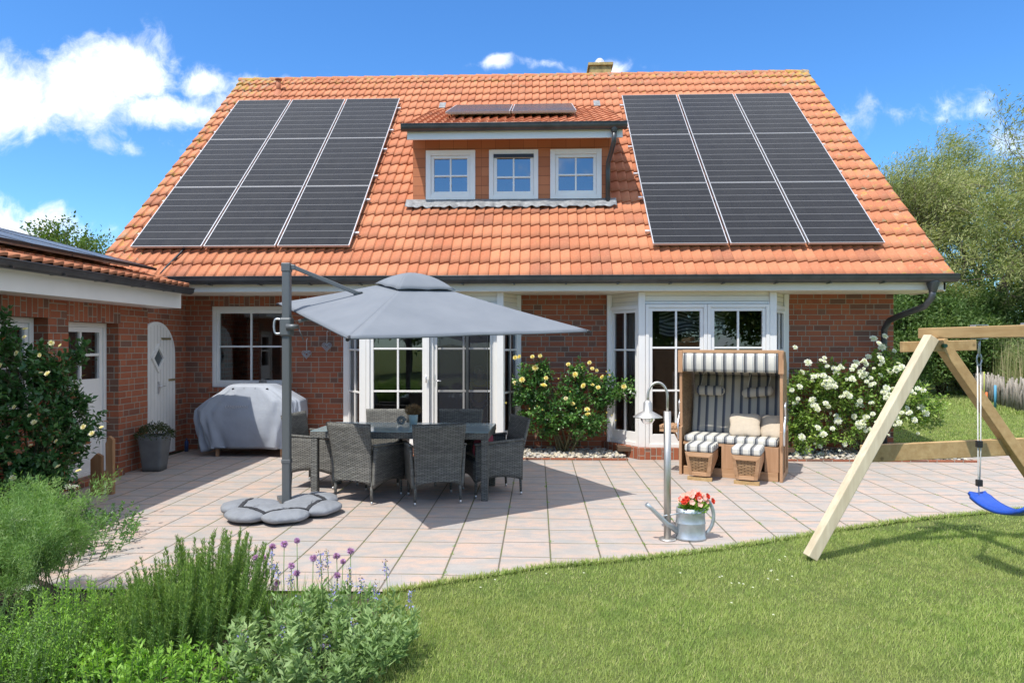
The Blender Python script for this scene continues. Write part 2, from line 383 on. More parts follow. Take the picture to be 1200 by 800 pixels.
def wickermat(name, a=(.075,.075,.07), b=(.17,.17,.155), sc=.022):
    m, N = mat(name); uv = N.new('ShaderNodeUVMap').outputs[0]; U, V, _ = N.sep(uv)
    row = N.m('FLOOR', N.m('DIVIDE', V, sc*.62)); fv = N.m('FRACT', N.m('DIVIDE', V, sc*.62))
    uu = N.m('ADD', N.m('DIVIDE', U, sc*2.6), N.m('MULTIPLY', N.m('MODULO', row, 2.), .5)); fu = N.m('FRACT', uu)
    hv = N.m('SINE', N.m('MULTIPLY', fv, PI)); hu = N.m('ABSOLUTE', N.m('SINE', N.m('MULTIPLY', fu, PI)))
    h = N.m('MULTIPLY', N.m('POWER', hv, .6), N.m('POWER', hu, .5))
    r = N.white(N.xyz(N.m('FLOOR', uu), row, 0.)); rr = N.white(N.xyz(0., row, 4.))
    c = N.mix(N.m('ADD', N.m('MULTIPLY', r, .6), N.m('MULTIPLY', rr, .4)), a, b)
    c = N.mix(N.mr(h, .1, .55), tuple(q*.3 for q in a), c)
    N.bsdf(c, .5, 0, N.bump(h, .006, 1.), .4); return m
def woodmat(name, a, b, axis=0, sc=1., rough=.6, rings=False):
    m, N = mat(name); P = N.coord(); s = [26*sc]*3; s[axis] = 1.6*sc; q = N.vm('MULTIPLY', P, tuple(s))
    n = N.noise(q, 1., 6, .65); n2 = N.noise(P, 3, 3)
    c = N.mix(N.mr(n, .3, .7), a, b); c = N.mix(N.mr(n2, .3, .75, 0, .35), c, tuple(t*.7 for t in a))
    kn = N.new('ShaderNodeTexVoronoi'); sv = [7.]*3; sv[axis] = 2.6; N.l.new(N.vm('MULTIPLY', P, tuple(sv)), kn.inputs['Vector']); kn.inputs['Scale'].default_value = 1.
    c = N.mix(N.mr(kn.outputs[0], .08, .16, .75, 0), c, tuple(t*.38 for t in a))
    N.bsdf(c, rough, 0, N.bump(n, .002), .3); return m
def stripemat(name, pal, period, axis='U', horiz=False):
    m, N = mat(name); uv = N.new('ShaderNodeUVMap').outputs[0]; U, V, _ = N.sep(uv)
    f = N.m('FRACT', N.m('DIVIDE', V if axis == 'V' else U, period)); c = N.ramp(f, pal, 'CONSTANT')
    P = N.coord(); c = N.mix(N.mr(N.noise(P, 120, 2), .3, .7, 0, .15), c, (.25,.25,.25))
    N.bsdf(c, .9, 0, N.bump(N.noise(P, 9, 4), .006, .5), .1); return m
M = {}
M['brick'] = brickmat(); M['tile'] = tilemat(); M['paver'] = pavermat(); M['cells'] = panelmat()
M['white'] = simple('white_paint', (.80,.785,.75), .38, nscale=3, namp=.03)
M['cream'] = simple('cream_board', (.80,.76,.66), .45, nscale=2, namp=.04)
M['glass'] = glassmat('window_glass'); M['dormglass'] = glassmat('dormer_glass', (.7,.74,.8), 3.0); M['screen'] = None
M['bottle'] = simple('bottle_blue', (.03,.06,.16), .3)
M['framegrey'] = simple('frame_grey', (.40,.40,.41), .4, .5)
M['zinc'] = simple('dark_zinc', (.085,.09,.095), .42, .6, nscale=4, namp=.25)
M['lead'] = simple('lead_flashing', (.23,.235,.24), .6, .2, nscale=14, namp=.35, bump=.01, bscale=10)
M['alu'] = simple('aluminium', (.72,.72,.73), .3, .7)
M['steel'] = simple('brushed_steel', (.50,.48,.45), .48, .85, nscale=6, namp=.08)
M['galv'] = simple('galvanised', (.42,.46,.49), .42, .65, nscale=14, namp=.18)
M['chrome'] = simple('steel_tip', (.6,.6,.6), .3, .8)
M['black'] = simple('black_plastic', (.02,.02,.022), .4)
M['mast'] = simple('mast_grey', (.13,.14,.145), .45, .3)
M['canopy'] = None
m, N = mat('canopy_fabric'); P = N.coord(); c = N.mix(N.mr(N.noise(P, 2.5, 4), .3, .7), (.19,.21,.24), (.225,.245,.275))
b = N.bsdf(c, .85, 0, N.bump(N.noise(P, 5, 3), .012, .5), .15, out=False); t = N.new('ShaderNodeBsdfTranslucent'); t.inputs[0].default_value = (.16,.17,.20,1)
mx = N.new('ShaderNodeMixShader'); mx.inputs[0].default_value = .12; N.l.new(b, mx.inputs[1]); N.l.new(t.outputs[0], mx.inputs[2]); N.out(mx.outputs[0]); M['canopy'] = m
M['bag'] = simple('weight_bag_cloth', (.215,.23,.255), .9, nscale=6, namp=.12, bump=.012, bscale=16)
M['strap'] = simple('dark_strap', (.03,.032,.038), .8)
M['cover'] = simple('cover_cloth', (.34,.37,.42), .62, nscale=5, namp=.06, bump=.008, bscale=7)
M['coverdark'] = simple('cover_eyelet', (.05,.055,.065), .6)
M['wick'] = wickermat('grey_wicker', (.10,.098,.088), (.225,.22,.195)); M['wick2'] = wickermat('honey_wicker', (.24,.135,.06), (.42,.26,.13), .03)
M['tableglass'] = simple('table_glass', (.30,.40,.42), .10, spec=.9)  # pale blue sky reflection put into the opaque base colour
M['cushion_white'] = simple('white_cushion', (.75,.73,.69), .9, nscale=5, namp=.05)
M['cushion_beige'] = simple('beige_cushion', (.52,.44,.34), .9, nscale=9, namp=.08, bump=.004, bscale=30)
M['cushion_red'] = simple('red_cushion', (.38,.07,.10), .9, nscale=8, namp=.12)
M['teak'] = woodmat('teak', (.40,.215,.11), (.56,.34,.20), 2, 1.)
M['teakx'] = woodmat('teak_long', (.42,.235,.12), (.58,.36,.21), 0, 1.)
M['pine'] = woodmat('pale_pine', (.56,.46,.32), (.74,.65,.48), 2, .7)
M['pinex'] = woodmat('treated_pine', (.38,.235,.10), (.55,.385,.19), 1, .7)
M['stripes'] = stripemat('striped_cloth', [(0, (.64,.615,.54)), (.28, (.36,.365,.365)), (.36, (.64,.615,.54)), (.42, (.085,.09,.10)), (.60, (.24,.245,.25)), (.76, (.62,.59,.52))], .125)
M['stripesin'] = stripemat('striped_lining', [(0, (.50,.46,.38)), (.36, (.09,.095,.115)), (.62, (.20,.205,.22)), (.72, (.50,.46,.38))], .11)
M['swag'] = stripemat('striped_swag', [(0, (.62,.62,.62)), (.5, (.10,.10,.11))], .055, 'V')
M['whitefab'] = simple('white_fabric', (.7,.7,.68), .9)
M['curtain'] = simple('pale_curtain', (.55,.53,.49), .9, nscale=3, namp=.1)
M['curtaindark'] = simple('grey_curtain', (.17,.165,.16), .9)
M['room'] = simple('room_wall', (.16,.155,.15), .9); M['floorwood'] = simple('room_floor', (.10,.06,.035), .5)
M['blue'] = simple('blue_plastic', (.015,.075,.42), .35); M['green'] = simple('green_cap', (.02,.10,.06), .4)
M['rope'] = simple('rope', (.62,.60,.56), .8, bump=.003, bscale=160)
M['soil'] = simple('soil', (.055,.040,.028), .95, nscale=12, namp=.4, bump=.03, bscale=18)
M['terracotta'] = simple('clay_pipe', (.42,.14,.065), .7)
M['planter'] = simple('grey_planter', (.13,.135,.135), .6, nscale=7, namp=.15)
M['pot'] = simple('mint_pot', (.48,.58,.56), .35)
M['stonegrey'] = simple('grey_stone', (.22,.21,.19), .8, nscale=20, namp=.25, bump=.01, bscale=30)
M['bark'] = simple('bark', (.13,.105,.075), .9, nscale=12, namp=.3, bump=.02, bscale=20)
M['stem'] = simple('rose_cane', (.11,.10,.045), .7); M['gstem'] = simple('green_stem', (.13,.22,.06), .6)
M['fencewood'] = simple('weathered_wood', (.30,.27,.235), .9, nscale=7, namp=.3)
M['oldwood'] = woodmat('orange_wood', (.27,.13,.06), (.42,.24,.12), 2, 1.)
M['skin'] = simple('skin', (.55,.36,.27), .5); M['yellowcloth'] = simple('yellow_shirt', (.75,.46,.03), .9); M['hair'] = simple('brown_hair', (.10,.06,.035), .7)
M['clad'] = None
m, N = mat('clay_cladding'); uv = N.new('ShaderNodeUVMap').outputs[0]; U, V, _ = N.sep(uv)
fv = N.m('FRACT', N.m('DIVIDE', V, .155)); fu = N.m('FRACT', N.m('DIVIDE', U, .235)); gap = N.m('MAXIMUM', N.m('LESS_THAN', fv, .05), N.m('LESS_THAN', fu, .02))
r = N.white(N.xyz(N.m('FLOOR', N.m('DIVIDE', U, .235)), N.m('FLOOR', N.m('DIVIDE', V, .155)), 0)); c = N.mix(r, (.40,.135,.06), (.50,.185,.085))
c = N.mix(N.m('MULTIPLY', gap, .8), c, (.10,.035,.02)); N.bsdf(c, .75, 0, N.bump(fv, .01, .5), .3); M['clad'] = m
def scr():
    m, N = mat('insect_screen'); t = N.new('ShaderNodeBsdfTransparent'); t.inputs[0].default_value = (1,1,1,1); dfs = N.new('ShaderNodeBsdfDiffuse'); dfs.inputs[0].default_value = (.055,.058,.068,1)
    mx = N.new('ShaderNodeMixShader'); mx.inputs[0].default_value = .42; N.l.new(t.outputs[0], mx.inputs[1]); N.l.new(dfs.outputs[0], mx.inputs[2]); N.out(mx.outputs[0]); return m
M['screen'] = scr()
def grassground():
    m, N = mat('lawn_ground'); P = N.coord(); n = N.noise(P, .9, 6, .65); n2 = N.noise(P, 60, 4)
    c = N.mix(N.mr(n, .35, .65), (.10,.15,.04), (.17,.20,.07)); c = N.mix(N.mr(n2, .4, .7, 0, .6), c, (.10,.11,.04))
    N.bsdf(c, .95, 0, N.bump(n2, .03), .1); return m
M['lawn'] = grassground()
def grassmat():
    m, N = mat('grass_blade'); a = N.new('ShaderNodeAttribute', attribute_name='lv').outputs['Fac']; P = N.new('ShaderNodeNewGeometry').outputs['Position']
    n = N.noise(P, .85, 5, .6); n2 = N.noise(P, 4.5, 3, .6)
    g = N.ramp(a, [(0, (.25,.35,.08)), (.42, (.36,.46,.13)), (.76, (.46,.54,.19)), (.88, (.58,.55,.27)), (1, (.68,.62,.37))])
    c = N.mix(N.mr(n, .40, .62, 0, .5), g, (.40,.42,.16)); c = N.mix(N.mr(n2, .48, .68, 0, .55), c, (.17,.28,.07))
    b = N.bsdf(c, .6, 0, None, .2, out=False); t = N.new('ShaderNodeBsdfTranslucent'); N.put(t.inputs[0], N.mix(1., c, (1.2,1.3,.6), 'MULTIPLY'))
    mx = N.new('ShaderNodeMixShader'); mx.inputs[0].default_value = .35; N.l.new(b, mx.inputs[1]); N.l.new(t.outputs[0], mx.inputs[2]); N.out(mx.outputs[0]); return m
M['grass'] = grassmat()
M['rose_leaf'] = leafmat('rose_leaf', [(0, (0.044,0.128,0.036)), (.5, (0.085,0.210,0.047)), (.85, (0.173,0.331,0.075)), (1, (0.295,0.443,0.098))], .25, .32, .5)
M['rose_leaf_dark'] = leafmat('dark_rose_leaf', [(0, (0.032,0.095,0.029)), (.6, (0.063,0.160,0.042)), (.86, (0.115,0.227,0.063)), (.93, (0.388,0.125,0.063)), (1, (0.500,0.182,0.084))], .22, .34, .5)
M['white_rose_leaf'] = leafmat('light_rose_leaf', [(0, (0.102,0.205,0.037)), (.5, (0.220,0.348,0.066)), (.9, (0.381,0.506,0.113)), (1, (0.588,0.601,0.162))], .3, .4, .4)
M['willow_leaf'] = leafmat('willow_leaf', [(0, (0.167,0.211,0.074)), (.4, (0.273,0.316,0.109)), (.75, (0.431,0.440,0.182)), (1, (0.665,0.632,0.346))], .35, .5, .3)
M['bush_leaf'] = leafmat('bush_leaf', [(0, (0.056,0.114,0.030)), (.5, (0.106,0.186,0.045)), (.9, (0.194,0.276,0.075)), (1, (0.292,0.356,0.119))], .3, .5, .3)
M['grey_leaf'] = leafmat('grey_leaf', [(0, (.10,.13,.09)), (.6, (.17,.20,.14)), (1, (.25,.28,.20))], .3, .6, .2)
M['reed'] = leafmat('reed', [(0, (0.156,0.213,0.075)), (.55, (0.260,0.325,0.125)), (.8, (0.468,0.425,0.250)), (1, (0.624,0.525,0.350))], .3, .6, .2)
M['tree_leaf'] = leafmat('tree_leaf', [(0, (0.068,0.135,0.027)), (.6, (0.135,0.216,0.047)), (.85, (0.230,0.270,0.068)), (1, (0.324,0.162,0.054))], .35, .5, .3)
M['rosemary'] = leafmat('rosemary_needle', [(0, (0.095,0.197,0.040)), (.5, (0.173,0.293,0.059)), (1, (0.328,0.439,0.105))], .25, .45, .35)
M['sage'] = leafmat('sage_leaf', [(0, (0.151,0.254,0.085)), (.5, (0.240,0.361,0.132)), (1, (0.382,0.492,0.233))], .25, .75, .15)
M['dill'] = leafmat('fine_herb', [(0, (0.140,0.271,0.072)), (.5, (0.238,0.393,0.125)), (1, (0.420,0.541,0.274))], .4, .6, .2)
M['mint'] = leafmat('bright_leaf', [(0, (0.159,0.339,0.047)), (.6, (0.287,0.508,0.078)), (1, (0.446,0.646,0.139))], .35, .5, .3)
M['dirtgreen'] = leafmat('planter_leaf', [(0, (.045,.075,.03)), (.7, (.08,.12,.05)), (1, (.18,.10,.06))], .3, .6, .2)
M['brownplant'] = leafmat('brown_heather', [(0, (0.220,0.142,0.085)), (1, (0.440,0.285,0.170))], .2, .8, .1)
def petal(name, a, b, trans=.3): return leafmat(name, [(0, a), (1, b)], trans, .7, .15)
M['yellow_petal'] = petal('yellow_petal', (.88,.70,.20), (.94,.88,.50)); M['white_petal'] = petal('white_petal', (.80,.80,.72), (.9,.9,.85))
M['cream_petal'] = petal('cream_petal', (.85,.74,.45), (.9,.86,.68)); M['violet_petal'] = petal('violet_petal', (.52,.26,.58), (.75,.50,.80))
M['blue_petal'] = petal('blue_petal', (.30,.30,.68), (.48,.48,.85)); M['red_petal'] = petal('red_petal', (.62,.03,.02), (.78,.10,.06)); M['pink_petal'] = petal('pink_petal', (.85,.32,.27), (.9,.58,.5))
m, N = mat('pebbles'); a = N.new('ShaderNodeAttribute', attribute_name='lv').outputs['Fac']
N.bsdf(N.ramp(a, [(0, (.32,.29,.24)), (.3, (.48,.42,.32)), (.55, (.62,.55,.42)), (.75, (.40,.39,.37)), (.9, (.24,.23,.22)), (1, (.66,.62,.55))]), .75, 0, None, .3); M['pebble'] = m
# ------------------------------------------------------------------ ground
Z = Vector((0, 0, 1))
def poly_sheet(name, pts, z, m, kind='structure', sub=0):
    b = MB(); b.add([(x, y, z) for x, y in pts], [tuple(range(len(pts)))]); return tag(b.build(name, m), kind=kind)
poly_sheet('lawn', [(-400,-400),(400,-400),(400,900),(-400,900)], -.022, M['lawn'])
EDGE = [(-1.06,4.66),(-.55,4.93),(.07,5.25),(.72,5.44),(1.40,5.70),(2.0,5.99),(2.75,6.37),(3.45,6.70),(4.2,6.98),(5.0,7.24),(6.4,7.7),(9.0,8.3)]
patio = EDGE+[(9.0,11.1),(6.3,11.1),(6.3,11.5),(-5.62,11.5),(-5.62,7.0),(-4.95,6.9),(-4.2,6.2),(-3.9,5.0),(-3.3,4.62)]
poly_sheet('patio', patio, 0., M['paver'])
poly_sheet('planting_soil', [(-5.5,2.2),(-.82,2.2),(-.86,3.5),(-.98,4.2),(-1.12,4.62),(-3.2,4.58),(-3.8,5.0),(-4.1,6.15),(-4.85,6.85),(-5.5,7.1)], -.008, M['soil'])
def gravel(name, x0, x1, y0, y1, n):
    V0 = np.array([(1,0,0),(-1,0,0),(0,1,0),(0,-1,0),(0,0,1),(0,0,-1)], float); s = .7
    ico = bmesh.new(); bmesh.ops.create_icosphere(ico, subdivisions=1, radius=1); IV = np.array([v.co[:] for v in ico.verts]); IF = np.array([[v.index for v in f.verts] for f in ico.faces]); ico.free()
    Vs, Fs, L = [], [], []
    for i in range(n):
        r = rng.uniform(.011, .034); A = IV*(1+rng.normal(0, .10, IV.shape))*np.array([r*rng.uniform(.9, 1.6), r, r*rng.uniform(.5, .8)])
        a = rng.uniform(0, 6.3); R = np.array([[math.cos(a), -math.sin(a), 0], [math.sin(a), math.cos(a), 0], [0, 0, 1]])
        y = rng.uniform(y0, y1); A = A@R.T+np.array([rng.uniform(x0, x1), y, rng.uniform(.0, .045)+max(0, y-y0)*.03]); Vs.append(A); Fs.append(IF+i*len(IV)); L.append(np.full(len(IV), rng.random()))
    return tag(npmesh(name, np.concatenate(Vs), np.concatenate(Fs), M['pebble'], lv=np.concatenate(L), smooth=False), kind='stuff')
def bed_base(x0, x1, y0, y1):
    b = MB(); b.box(x0, x1, y0, y1, .003, .02); tag(b.build('gravel_bed', M['soil']), kind='structure')
    e = MB(); e.box(x0-.0, x1, y0-.05, y0-.002, -.02, .03); tag(e.build('brick_edging', M['brick']), kind='structure')
bed_base(-.34, 1.32, 10.06, 10.84); gravel('pebbles', -.3, 1.3, 10.08, 10.8, 1500)
bed_base(3.62, 6.32, 10.08, 11.3); gravel('pebbles', 3.65, 6.28, 10.1, 11.2, 2200)

# ------------------------------------------------------------------ tiled slopes
def wave(t): return np.interp(t, [0,.10,.25,.45,.65,.82,.90,.945,.975,1.], [-.02,.06,.22,.55,.85,1.,.97,.85,-.25,-.02])
def tiles(name, O, U, S, Nn, width, length, nrow, wl, amp=.031, step=.024, parent=None, verge=True):
    O, U, S, Nn = (np.array(q, float) for q in (O, U, S, Nn)); nw = int(round(width/wl)); wl = width/nw
    t = np.append((np.arange(nw)[:, None]+np.array([0,.10,.25,.45,.65,.82,.90,.945,.975])[None]).ravel(), nw); h = wave(t % 1.)*amp; n = len(t); rl = length/nrow
    Vs = []; F = []; uv = []
    jit = rng.normal(0, .0022, (nrow, nw+1)); jx = np.minimum(t.astype(int), nw)
    rows = []
    for r in range(nrow):
        hj = jit[r][jx]
        rows += [(r*rl-.012, h*.75-.004, r+.0), (r*rl-.012, h+step+hj, r+.001), ((r+.5)*rl, h+step*.5+hj, r+.5), ((r+1)*rl-.004, h+.001, r+.99)]
    for (s, hh, vv) in rows:
        Vs.append(O+U*(t*wl)[:, None]+S*s+Nn*hh[:, None]); uv.append(np.stack([np.minimum(t, nw-.001)+1e-4, np.full(n, vv)], 1))
    V = np.concatenate(Vs); UV = np.concatenate(uv)
    for r in range(nrow):
        for k in range(3):
            a = (r*4+k)*n+np.arange(n-1); F.append(np.stack([a, a+1, a+n+1, a+n], 1))
    F = np.concatenate(F)
    if verge:
        for side in (0, n-1):
            base = len(V); ids = np.array([q*n+side for q in range(len(rows))]); dn = V[ids]-Nn*.10+U*(0.0); V = np.concatenate([V, dn]); UV = np.concatenate([UV, UV[ids]])
            k = np.array([i for i in range(len(rows)-1)]); f = np.stack([ids[k], ids[k+1], base+k+1, base+k], 1); F = np.concatenate([F, f])
    ob = npmesh(name, V, F, M['tile'], parent, smooth=False)
    me = ob.data; sm = np.zeros(len(F), bool); nf = (n-1)
    for r in range(nrow): sm[(r*3+1)*nf:(r*3+3)*nf] = True
    me.polygons.foreach_set('use_smooth', sm); l = me.uv_layers.new(name='uv'); l.data.foreach_set('uv', UV[F.ravel()].astype(np.float32).ravel())
    return ob
# ------------------------------------------------------------------ windows
def window(parent, o, ux, W, H, cols, splits, name='window', fw=.065, sash=.05, bar=.028, n=None, kick=0., glass=None, frame=None, depth=.07, sashes=1, recess=0.):
    """o lower left corner on the wall face seen from outside, ux to the right, outward normal n; splits = heights of the horizontal bars"""
    ux = Vector(ux).normalized(); n = ux.cross(Z) if n is None else Vector(n); o = Vector(o)
    fr = frame or M['white']; f = MB()
    def bx(mb, a0, a1, c0, c1, b0, b1, mi=0): mb.obox(o+ux*a0+n*b0+Z*c0, ux*(a1-a0), n*(b1-b0), Z*(c1-c0), mi)
    d0, d1 = -depth-recess, .015-recess
    bx(f, 0, fw, 0, H, d0, d1); bx(f, W-fw, W, 0, H, d0, d1); bx(f, fw, W-fw, 0, fw, d0, d1); bx(f, fw, W-fw, H-fw, H, d0, d1)
    ob = f.build(name, fr, parent, bevel=.004)
    g = MB(); b = MB(); sw = (W-2*fw)/sashes; sd0, sd1 = -depth*.9-recess, -.004-recess
    for k in range(sashes):
        a0 = fw+k*sw+.002; a1 = a0+sw-.004; c0, c1 = fw+.002, H-fw-.002
        bx(b, a0, a0+sash, c0, c1, sd0, sd1); bx(b, a1-sash, a1, c0, c1, sd0, sd1); bx(b, a0+sash, a1-sash, c0, c0+sash+kick, sd0, sd1); bx(b, a0+sash, a1-sash, c1-sash, c1, sd0, sd1)
        ia0, ia1, ic0, ic1 = a0+sash, a1-sash, c0+sash+kick, c1-sash
        for q in range(1, cols): x = ia0+(ia1-ia0)*q/cols; bx(b, x-bar/2, x+bar/2, ic0, ic1, sd0+.02, sd1-.006)
        for z in splits: bx(b, ia0, ia1, z-bar/2, z+bar/2, sd0+.022, sd1-.004)
        y = (sd0+sd1)/2-.004; p = [o+ux*ia0+n*y+Z*ic0, o+ux*ia1+n*y+Z*ic0, o+ux*ia1+n*y+Z*ic1, o+ux*ia0+n*y+Z*ic1]; g.add(p, [(0, 1, 2, 3)])
    b.build('sash', fr, ob, bevel=.003); g.build('pane', glass or M['glass'], ob)
    return ob
# ------------------------------------------------------------------ the house
H = thing('brick_house', 'red brick house with orange tiled roof, dormer and two white bay windows', 'house')
SLA = math.atan(5.05/5.35); cS, sS = math.cos(SLA), math.sin(SLA); SU = (0, cS, sS); SN = (0, -sS, cS)
RX0, RX1, EY, EZ, RY, RZ = -6.74, 5.92, 9.95, 2.67, 15.3, 7.69
WY = 10.85
b = MB()
def wallseg(x0, x1, z0, z1, y0=WY, y1=WY+.3): b.box(x0, x1, y0, y1, z0, z1)
KX0, KX1, KZ0, KZ1 = -5.28, -4.02, 1.0, 2.31
wallseg(-6.36, KX0, 0, 2.75); wallseg(KX0, KX1, 0, KZ0); wallseg(KX1, -3.09, 0, 2.75)
wallseg(-.26, 1.09, 0, 2.75); wallseg(3.90, 5.54, 0, 2.75); wallseg(-3.09, -.26, 2.5, 2.75); wallseg(1.09, 3.90, 2.5, 2.75)
b.box(-6.36, -6.06, WY+.3, 19.7, 0, 2.75); b.box(5.24, 5.54, WY+.3, 19.7, 0, 2.75); b.box(-6.06, 5.24, 19.4, 19.7, 0, 2.75)
b.box(-6.36, 5.54, 12.4, 12.45, 2.752, 2.8)
for x in (-6.36, 5.24):
    b.prism([(x, 10.86, 2.751), (x, 19.7, 2.751), (x, 15.3, 7.35), (x, 15.26, 7.35), (x, 10.86, 3.2)], (.3, 0, 0))
b.build('wall', M['brick'], H)
b = MB(); b.box(KX0, KX1, WY-.002, WY+.28, KZ1, 2.54); b.build('lintel', M['brick'], H, uvswap=True)
b = MB(); b.box(KX0-.02, KX1+.02, WY-.035, WY+.12, KZ0-.085, KZ0); b.build('window_sill', M['brick'], H, uvswap=True)
window(H, (KX0, WY+.06, KZ0), (1,0,0), KX1-KX0, KZ1-KZ0, 2, [.66], fw=.06, sash=.05, recess=0)
# kitchen interior hints
# roof
rw = RX1-RX0; L = math.hypot(RY-EY, RZ-EZ)
roof = tiles('roof', (RX0, EY, EZ), (1,0,0), SU, SN, rw, L, 22, .1505, parent=H)
b = MB(); b.add([(RX0+.02, EY+.02, EZ-.04), (RX1-.02, EY+.02, EZ-.04), (RX1-.02, RY, RZ-.06), (RX0+.02, RY, RZ-.06), (RX1-.02, 20.65, 2.65), (RX0+.02, 20.65, 2.65)], [(0,1,2,3), (3,2,4,5)]); b.build('roof_deck', M['tile'], roof, scaleuv=3.)
b = MB(); x = RX0-.02; k = 0
while x < RX1-.05:
    x1 = min(x+.375, RX1+.03); R0 = .105; R1 = .088; seg = 8
    vs = [(x+(-.02 if k else 0), RY-.0+R0*1.15*math.cos(a), RZ-.05+R0*math.sin(a)) for a in [PI*q/seg for q in range(seg+1)]]+[(x1+.0, RY+R1*1.15*math.cos(a), RZ-.05+R1*math.sin(a)) for a in [PI*q/seg for q in range(seg+1)]]
    b.add(vs, [(i, i+1, seg+2+i, seg+1+i) for i in range(seg)]+[tuple(range(seg, -1, -1))], 0); x += .36; k += 1
b.build('ridge_tile', M['tile'], roof, scaleuv=2.7, solid=.012)
# chimney
b = MB(); b.box(1.18, 1.66, 15.45, 15.95, 7.2, 7.97); b.box(1.14, 1.70, 15.41, 15.99, 7.972, 8.03)
ch = b.build('chimney', simple('mossy_brick', (.36,.28,.12), .9, nscale=9, namp=.4), roof); b = MB(); b.lathe([(.001,.2),(.06,.19),(.11,.13),(.125,.05),(.125,0),(.10,0)], (1.42,15.7,8.03)); b.build('cowl', M['alu'], roof)
p0 = Vector((-5.66, 14.72, 7.16)); b = MB(); b.tube([p0, p0+Vector((0,0,.30))], .05, 12); b.lathe([(.051,0),(.075,.0),(.075,.03),(.001,.05)], tuple(p0+Vector((0,0,.30)))); b.lathe([(.17,-.10),(.10,.02),(.055,.08)], tuple(p0)); b.build('vent_pipe', M['terracotta'], roof)
# gutter, fascia, soffit
def gutter(mb, p, q, r=.07, out=(0,-1,0)):
    p, q, out = Vector(p), Vector(q), Vector(out); seg = 10; vs = []
    for base in (p, q):
        for k in range(seg+1): a = PI*k/seg; vs.append(base+out*(math.cos(a)*r)-Z*(math.sin(a)**.6*r*1.25))
    mb.add(vs, [(i, seg+1+i, seg+2+i, i+1) for i in range(seg)], 0, True)
    mb.add([base+out*(math.cos(PI*k/seg)*r)-Z*(math.sin(PI*k/seg)*r) for base in (p,) for k in range(seg+1)], [tuple(range(seg+1))])
    mb.add([base+out*(math.cos(PI*k/seg)*r)-Z*(math.sin(PI*k/seg)*r) for base in (q,) for k in range(seg+1)], [tuple(range(seg, -1, -1))])
    mb.tube([p+out*r, q+out*r], .009, 6)
b = MB(); gutter(b, (RX0+.02, 9.915, 2.685), (RX1+.02, 9.915, 2.685), .088)
for x in np.arange(RX0+.4, RX1, .75): b.box(x-.012, x+.012, 9.83, 9.99, 2.565, 2.575)
b.build('gutter', M['zinc'], H)
b = MB(); b.box(RX0+.03, RX1-.08, 10.0, 10.03, 2.475, 2.63); b.box(RX0+.03, RX1-.08, 10.03, 10.06, 2.49, 2.60)
b.build('fascia', M['cream'], H, bevel=.003)
b = MB(); b.box(RX0+.04, RX1-.1, 10.032, WY-.002, 2.475, 2.488)
for sx in (RX0+.03, RX1-.11): b.prism([(sx, 10.0, 2.46), (sx, 10.88, 2.46), (sx, 15.3, 6.95), (sx, 15.3, 7.6), (sx, 10.0, 2.62)], (.03, 0, 0))
b.build('soffit', M['cream'], H)
b = MB(); dp = Vector((5.62, 9.93, 2.60)); b.lathe([(.085,0),(.085,-.04),(.048,-.16)], tuple(dp), 12)
pts = [(5.62,9.93,2.5),(5.61,9.94,2.36),(5.56,10.03,2.24),(5.42,10.45,2.12),(5.37,10.64,2.06),(5.35,10.75,1.93),(5.35,10.76,1.7),(5.35,10.76,.0)]
b.tube(pts, .046, 12); b.build('downpipe', M['zinc'], H)
b = MB(); b.tube([(-5.62,9.98,2.74),(-5.60,10.1,2.86),(-5.50,10.35,3.12),(-5.46,10.5,3.30)], .018, 8); b.build('cable_conduit', M['black'], H)

# bays
def bay(x0, x1, fx0, fx1, fy, door_cfg):
    top = 2.475; z0 = .17
    by = MB(); pl = [(x0, WY), (fx0, fy), (fx1, fy), (x1, WY)]
    # plinth of upright bricks, stands out 0.1
    ex = .10; P2 = [(x0-.08, WY), (fx0-.05, fy-ex), (fx1+.05, fy-ex), (x1+.08, WY)]
    q = MB(); q.prism([(x, y, 0.002) for x, y in P2], (0, 0, z0-.004)); bp = q.build('bay_plinth', M['brick'], H, uvswap=True)
    # roof slab of the bay, cream boards on top
    by.prism([(x, y, 2.30) for x, y in [(x0+.04, WY), (fx0+.02, fy+.02), (fx1-.02, fy+.02), (x1-.04, WY)]], (0, 0, top-2.30-.002))
    body = by.build('bay_window', M['cream'], H)
    bd = MB()
    def seg(a, c):
        a, c = Vector((*a, 0)), Vector((*c, 0)); u = (c-a).normalized(); n = u.cross(Z); Wd = (c-a).length
        for zz in (2.335, 2.41): bd.obox(a+u*.0+n*(-.02)+Z*zz, u*Wd, n*.012, Z*.006, 0)
        return a, u, n, Wd
    post = MB()
    for (x, y) in pl[1:3]: post.box(x-.05, x+.05, y-.012, y+.09, z0, top-.004)
    for i, (x, y) in enumerate((pl[0], pl[3])): s = 1 if i == 0 else -1; post.box(min(x, x+s*.075), max(x, x+s*.075), WY-.10, WY-.002, z0, top-.004)
    a, u, n, Wd = seg(pl[1], pl[2]); post.obox(a+n*-.005+Z*2.296, u*Wd, n*-.06, Z*.03)
    post.build('corner_post', M['white'], body, bevel=.004)
    # side lights
    for s, (a, c) in enumerate(((pl[0], pl[1]), (pl[2], pl[3]))):
        a, u, n, Wd = seg(a, c)
        window(H, a+u*.06+Z*z0, u, Wd-.10, 2.11, 2, [.79, 1.44], fw=.06, sash=.045, kick=.10, n=n, depth=.06)
        fill = MB(); fill.obox(a+u*.03+n*-.02+Z*2.28, u*(Wd-.06), n*-.03, Z*.19); fill.build('head_board', M['cream'], body)
    bd.build('board_joint', M['curtain'], body)
    return pl
bay(1.09, 3.90, 1.545, 3.47, 10.2, 0)
bay(-3.09, -.26, -2.635, -.56, 10.2, 0)
